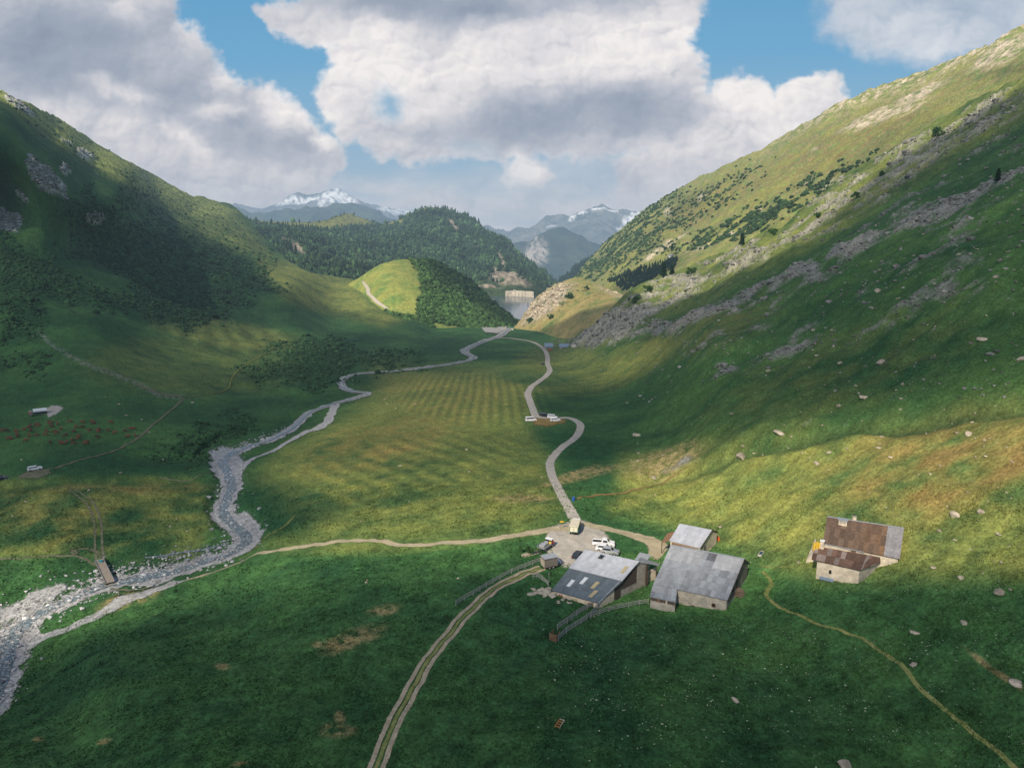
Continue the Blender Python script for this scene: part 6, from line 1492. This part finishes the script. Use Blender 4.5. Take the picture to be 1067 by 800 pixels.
# far chalets
def chalet(u, v, w_, d_, h_, rz, label):
    p = G3(u, v); t = empty('chalet', p, math.radians(rz), label, 'chalet')
    m = MB(); m.prism([(-d_ / 2, -2), (d_ / 2, -2), (d_ / 2, h_), (0, h_ + d_ * .33), (-d_ / 2, h_)], -w_ / 2, w_ / 2, 'x'); m.build('wall', M_STG, t)
    for s in (-1, 1):
        m = MB(); m.slab([(-w_ / 2 - .5, s * (d_ / 2 + .7), h_ - .35), (w_ / 2 + .5, s * (d_ / 2 + .7), h_ - .35), (w_ / 2 + .5, 0, h_ + d_ * .33 + .12), (-w_ / 2 - .5, 0, h_ + d_ * .33 + .12)], .15); m.build('roof', M_BLUEG, t)
    for x in (-w_ / 4, w_ / 4): m = MB(); m.box(x - .5, x + .5, -d_ / 2 - .05, -d_ / 2 + .05, h_ * .4, h_ * .75); m.build('window', M_DARK, t)
    m = MB(); m.box(-.6, .6, -d_ / 2 - .06, -d_ / 2 + .05, -.3, 1.9); m.build('door', M_WOODD, t)
chalet(571.5, 362.8, 8.0, 9, 2.4, 4, 'left one of the two far chalets with blue-grey roofs, red car in front')
chalet(588.0, 362.4, 9.0, 8, 1.6, -6, 'right one of the two far chalets, low blue-grey roof near the scree')
p = SLOPE.point(np.array(699.), np.array(268.)); t = empty('chapel', Vector(p), math.radians(-30), 'tiny white hut with a grey roof at the top end of the dark conifer strip', 'hut')
m = MB(); m.prism([(-2.5, -2), (2.5, -2), (2.5, 3), (0, 5.5), (-2.5, 3)], -3.5, 3.5, 'x'); m.build('wall', M_WHITE, t)
for s in (-1, 1): m = MB(); m.slab([(-4, s * 3.0, 2.7), (4, s * 3.0, 2.7), (4, 0, 5.9), (-4, 0, 5.9)], .2); m.build('roof', M_GREY, t)

# dam at the head of the lake, huts at the outlet
d0, d1 = flat_at(526.5, 309, LAKE_Z), flat_at(556, 310, LAKE_Z)
t = empty('dam', d0, 0, 'pale concrete dam closing the lake below the wooded mountain', 'dam'); m = MB(); V = []; n_ = 24
for k in range(n_ + 1):
    s = k / n_; q = L3(d0, d1, s) - d0; bow = math.sin(math.pi * s) * 14; q.y += bow
    for dy, z in ((0, -3), (0, 12), (5, 12), (7, -3)): V.append((q.x, q.y + dy, z))
F_ = []
for k in range(n_):
    a = k * 4
    for j in range(3): F_.append((a + j, a + 4 + j, a + 5 + j, a + 1 + j))
m.add(V, F_); dm = m.build('wall', M_DAM, t)
m = MB(); 
for k in range(n_):
    a, b = Vector(V[k * 4 + 1]), Vector(V[k * 4 + 5]); m.bar(a + Vector((0, .4, .5)), b + Vector((0, .4, .5)), .5, 1.0)
m.build('parapet', M_DAM, t)
for k in range(2, n_, 3):
    a = Vector(V[k * 4]); m = MB(); m.box(a.x - .5, a.x + .5, a.y - 1.6, a.y - .05, -3, 10.6); m.build('buttress', M_DAM, t)
m = MB(); a = Vector(V[8 * 4 + 1]); m.box(a.x - 3, a.x + 3, a.y + 1, a.y + 4.5, 12.5, 15.5); m.build('gate_house', M_STG, t)
p = GROUND.point(np.array(533.), np.array(345.)); 
q = Vector(KNOLL.point(np.array(534.), np.array(351.)));
t = empty('pump_hut', Vector(G(533.5, 343.8)) + Vector((0, 0, .5)), 0, 'small hut with a green roof at the stream outlet', 'hut'); m = MB(); m.box(-2, 2, -1.5, 1.5, -2, 2.2); m.build('wall', M_STW, t)
m = MB(); m.slab([(-2.6, -2.1, 2.2), (2.6, -2.1, 2.2), (2.6, 2.1, 3.2), (-2.6, 2.1, 3.2)], .2); m.build('roof', M_GREEN, t)

# ------------------------------------------------------------------ cows
def cow_mesh(name, graze, mat):
    """one continuous skinned body: barrel, neck, head, jointed legs, tail"""
    me = bpy.data.meshes.new(name); V = []; E = []; R = []
    def add(p, r, par=None):
        V.append(p); R.append(r); k = len(V) - 1
        if par is not None: E.append((par, k))
        return k
    root = add((-.15, 0, 1.02), (.36, .40)); rump = add((-.72, 0, 1.12), (.30, .33), root); sho = add((.45, 0, 1.05), (.31, .40), root)
    if graze: n1 = add((.88, 0, .85), (.17, .21), sho); n2 = add((1.12, 0, .48), (.13, .15), n1); hd = add((1.22, 0, .22), (.13, .13), n2); mz = add((1.28, 0, .04), (.09, .08), hd)
    else: n1 = add((.85, 0, 1.28), (.17, .22), sho); n2 = add((1.05, 0, 1.42), (.13, .14), n1); hd = add((1.28, 0, 1.36), (.13, .13), n2); mz = add((1.50, 0, 1.20), (.09, .08), hd)
    for s in (-1, 1):
        add((V[hd][0] - .08, s * .24, V[hd][2] + .10), (.035, .06), hd)                       # ears
        a = add((.45, s * .22, .74), (.13, .13), sho); b = add((.47, s * .22, .42), (.075, .08), a); c = add((.45, s * .22, .06), (.055, .055), b)
        a = add((-.66, s * .22, .78), (.16, .16), rump); b = add((-.78, s * .22, .45), (.08, .09), a); c = add((-.70, s * .22, .06), (.055, .055), b)
    a = add((-.98, 0, 1.10), (.045, .045), rump); b = add((-1.03, 0, .70), (.03, .03), a); add((-1.02, 0, .42), (.05, .05), b)
    me.from_pydata(V, E, []); ob = bpy.data.objects.new(name, me); COL.objects.link(ob)
    ob.modifiers.new('s', 'SKIN'); ob.modifiers.new('u', 'SUBSURF').levels = 1; ob.modifiers['u'].render_levels = 1
    sv_ = me.skin_vertices[0].data
    for k, r in enumerate(R): sv_[k].radius = r
    sv_[0].use_root = True
    dg = bpy.context.evaluated_depsgraph_get(); dg.update()
    m2 = bpy.data.meshes.new_from_object(ob.evaluated_get(dg)); bpy.data.objects.remove(ob)
    m2.materials.clear(); m2.materials.append(mat); m2.polygons.foreach_set('use_smooth', [True] * len(m2.polygons)); m2.name = name; return m2
M_COW = simple_mat('red_brown_coat', (.17, .062, .035), rough=.8, var=.3, scale=1.5); M_COW2 = simple_mat('dark_brown_coat', (.11, .045, .03), rough=.8, var=.3, scale=1.5)
cmesh = [cow_mesh('cow', g, mt) for mt in (M_COW, M_COW2) for g in (True, False)]
COWS = [(20, 265), (45, 262), (80, 315), (115, 265), (118, 290), (124, 304), (170, 257), (205, 240), (212, 225), (216, 262), (205, 297), (180, 330), (270, 228), (255, 217), (260, 295), (325, 262), (318, 290), (352, 212), (360, 232), (350, 340), (400, 212), (382, 266), (396, 278), (425, 248), (455, 297), (468, 338), (440, 350), (428, 344), (487, 197), (515, 268), (575, 200), (572, 238), (530, 235), (548, 303), (543, 320), (500, 325), (515, 352), (605, 343), (625, 264), (643, 195), (652, 212), (688, 253), (682, 270), (680, 310), (752, 258), (775, 205), (800, 278), (870, 262), (912, 248), (930, 250), (890, 300), (940, 295), (345, 200), (595, 350), (62, 318)]
rc = random.Random(5)
for k, (a, b) in enumerate(COWS):
    p = G3(a / 6.67, 410 + b / 6.67 + .8); o = bpy.data.objects.new('cow', cmesh[(0 if rc.random() < .75 else 2) + (0 if rc.random() < .7 else 1)]); COL.objects.link(o)
    o.location = p; o.rotation_euler = (0, 0, rc.choice([0, math.pi]) + rc.uniform(-.9, .9)); o.scale = (.98,) * 3
    tag(o, 'red-brown cow grazing with the herd on the left pasture', 'cow', 'cows grazing on the left pasture')

# ------------------------------------------------------------------ boulders one can tell apart
BM_ = []
bv, bf = ico(3)
for k in range(7):
    r = np.random.default_rng(600 + k); q = bv.copy()
    for _ in range(9):                       # chip flat faces off a ball
        n = r.normal(0, 1, 3); n /= np.linalg.norm(n); d = r.uniform(.45, .85); s = q @ n; q = q - np.outer(np.clip(s - d, 0, None), n)
    q *= (1 + .05 * fbm(q[:, 0] * 3 + k, q[:, 1] * 3 + q[:, 2] * 2, 3, 620 + k))[:, None]; q *= np.array([1.25, .95, .72])
    me = bpy.data.meshes.new('boulder'); me.from_pydata([tuple(x) for x in q], [], [tuple(int(i) for i in f) for f in bf]); me.materials.append(simple_mat('boulder_%d' % k, tuple(np.array((.38, .325, .25)) * r.uniform(.8, 1.25)), rough=.9, var=.35, scale=1.3, bump=.4)); BM_.append(me)
rb = random.Random(21)
def boulder(u, v, s, label, group, sink=.36, tall=1.0):
    p = G3(u, v); o = bpy.data.objects.new('boulder', BM_[rb.randrange(7)]); COL.objects.link(o)
    o.location = p + Vector((0, 0, s * (.45 - sink) * tall)); o.rotation_euler = (rb.uniform(-.2, .2), rb.uniform(-.2, .2), rb.uniform(0, 6.28)); s = s * .78; o.scale = (s * rb.uniform(.85, 1.2), s * rb.uniform(.8, 1.1), s * rb.uniform(.7, 1.05) * tall)
    return tag(o, label, 'boulder', group)
for u, v, s, lab in ((772.7, 474, 1.9, 'big grey boulder on the shaded slope straight above the small barn'), (810.5, 461, 2.2, 'broad grey outcrop stone just below the brook line on the right slope'), (880, 797, 1.1, 'pale round boulder at the lower edge of the meadow'), (766, 731, .75, 'lone pale stone in the dark meadow right of the orange hurdle'),
                     (1042, 618.5, 1.25, 'large pale boulder in the grass right of the stone house'), (1002, 602, .7, 'medium pale boulder between the stone house and the large pale boulder'), (995, 536, .95, 'upright standing stone on the sunlit slope above the house'), (1004, 650, .9, 'flat half-buried slab on the dark slope right of the path'),
                     (1060, 712, 1.0, 'whitish boulder beside the bare brown streak in the shaded meadow'), (750.8, 547.5, .75, 'small white boulder behind the small barn'), (973, 590, .6, 'small pale boulder just right of the stone house'), (1022, 534, .8, 'pale boulder high on the orange-brown grass right of the standing stone'), (832.5, 586, .5, 'small white stone beside the path to the house'),
                     (918, 384, 1.5, 'pale boulder beside the brown streak high on the shaded slope'), (899, 421, 1.5, 'pale flat boulder halfway up the shaded slope'), (1022, 363, 1.6, 'large tan boulder high on the shaded right slope'), (953, 660, .8, 'stone beside the curving footpath'), (952, 694, .7, 'pale stone touching the lower footpath')):
    boulder(u, v, s, lab, None, tall=1.6 if 'standing' in lab else 1.0)
def slope_b(u, v, X, Y): return (poly(u, v, [(640, 430), (680, 405), (760, 380), (850, 330), (960, 250), (1067, 200), (1080, 460), (1080, 620), (985, 600), (950, 520), (800, 500), (690, 520), (630, 500)], 12) * (.35 + .65 * sstep(-.2, .3, fbm(X / 16, Y / 16, 3, 97))))
uv = pick(GROUND, slope_b, 230, 620, 1072, 190, 640)
for u, v in uv:
    d = float(G(u, v)[1]); s = float(np.clip(rng.gamma(1.5, .28) + .16, .2, 2.0)) * np.clip(d / 260, .5, 1.6)
    boulder(u, v, s, 'weathered grey boulder half sunk in the grass of the right slope', 'boulders scattered over the right slope')
uv = pick(GROUND, lambda u, v, X, Y: np.ones(len(u)), 42, 0, 600, 360, 620)
for u, v in uv:
    if near_path(np.array([u]), np.array([v]))[0] > 6: boulder(u, v, float(np.clip(G(u, v)[1] / 300, .3, 1.2)) * rb.uniform(.4, .9), 'pale stone lying in the grass of the valley floor', 'stones lying on the valley floor')

# ------------------------------------------------------------------ trees one can tell apart
def tree(kind, P, h, label, group, seed):
    r = np.random.default_rng(seed); t = empty('conifer' if kind == 'c' else 'bush', P, r.uniform(0, 6), label, 'tree' if kind == 'c' else 'bush', group)
    m = MB(); m.cyl((0, 0, -.5), (.05 * h, 0, h * (.9 if kind == 'c' else .5)), h * .035, h * .008, 7)
    for q in range(5):
        a = r.uniform(0, 6.28); z = h * r.uniform(.15, .45); m.cyl((0, 0, z), (h * .16 * math.cos(a), h * .16 * math.sin(a), z + h * .08), h * .012, h * .004, 5)
    m.build('trunk', M_WOODD, t)
    n = 620 if kind == 'c' else 520; pos = []; 
    if kind == 'c':
        z = r.uniform(.10, 1.0, n) ** .9; lay = .8 + .35 * np.abs(np.sin(z * 26)); rad = h * .27 * (1 - z) ** .85 * lay * np.sqrt(r.uniform(.15, 1, n)); a = r.uniform(0, 6.28, n)
        pos = np.stack([rad * np.cos(a), rad * np.sin(a), z * h], -1); sz = h * .045
    else:
        c = r.normal(0, 1, (9, 3)) * np.array([.26, .26, .14]) * h + np.array([0, 0, .52 * h]); k = r.integers(0, 9, n); d = r.normal(0, 1, (n, 3)); d /= np.linalg.norm(d, axis=1)[:, None]
        pos = c[k] + d * h * .20 * r.uniform(.6, 1.0, (n, 1)); pos[:, 2] = np.maximum(pos[:, 2], .03 * h); sz = h * .055
    tri = r.normal(0, 1, (n, 4, 3)) * sz; Vt = (pos[:, None, :] + tri); 
    F_ = np.arange(n * 4).reshape(n, 4)
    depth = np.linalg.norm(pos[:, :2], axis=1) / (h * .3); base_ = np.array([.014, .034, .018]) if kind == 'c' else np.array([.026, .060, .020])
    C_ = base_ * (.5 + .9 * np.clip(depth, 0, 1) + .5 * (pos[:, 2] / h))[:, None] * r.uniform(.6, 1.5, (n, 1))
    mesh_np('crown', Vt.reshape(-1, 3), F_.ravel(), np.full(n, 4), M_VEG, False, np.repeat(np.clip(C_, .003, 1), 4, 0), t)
    return t
def gp_(S, u, v): return Vector(S.point(np.array(float(u)), np.array(float(v))))
for k, (u, v, px, kind, lab, grp) in enumerate((
    (772.5, 263.5, 14, 'c', 'lone dark conifer standing on the rocky crest of the spur', None), (1038, 199, 15, 'c', 'dark conifer standing alone high on the shaded slope', None), (974.5, 149, 13, 'b', 'dense round bush on the sunlit rocks high on the crest', None),
    (891.5, 210, 9, 'b', 'small bush at the sun and shade line below the crest', None), (852, 236.5, 9, 'b', 'dark bush on the middle of the rocky crest', None), (718.5, 291, 11, 'b', 'dark green bush among rocks at the low end of the spur', None),
    (691, 296, 17, 'c', 'taller of the two conifers at the low end of the spur', None), (700, 291, 14, 'c', 'yellowish smaller conifer at the low end of the spur', None), (676, 306, 10, 'b', 'bush on the lowest rocks of the spur', None), (662, 316, 11, 'b', 'bush at the tip of the spur above the scree', None),
    (918, 190, 9, 'b', 'bush on the sunlit rocks left of the high round bush', None), (806, 250, 10, 'b', 'green bush on the grassy saddle of the crest', None), (551, 578.5, 12, 'b', 'dark bush beside the pile of pale poles', None), (700, 262, 8, 'c', 'conifer beside the tiny white hut', None))):
    P = G3(u, v) if k != 13 else gp_(SLOPE, u, v); h = px * P.y / F * .85
    if lab.startswith('dark bush beside'): h = 2.2
    tree(kind, P, h, lab, grp, 700 + k)
for k, (u, v, px, lab) in enumerate(((592, 313, 9, 'round bush in the middle of the knoll'), (574, 333, 6, 'small bush at the foot of the pale knoll face'), (612, 302, 5, 'low bush on the top of the knoll'), (552, 337, 7, 'bush where the track meets the knoll'))):
    P = gp_(KNOLL, u, v); tree('b', P, px * P.y / F, lab, None, 760 + k)
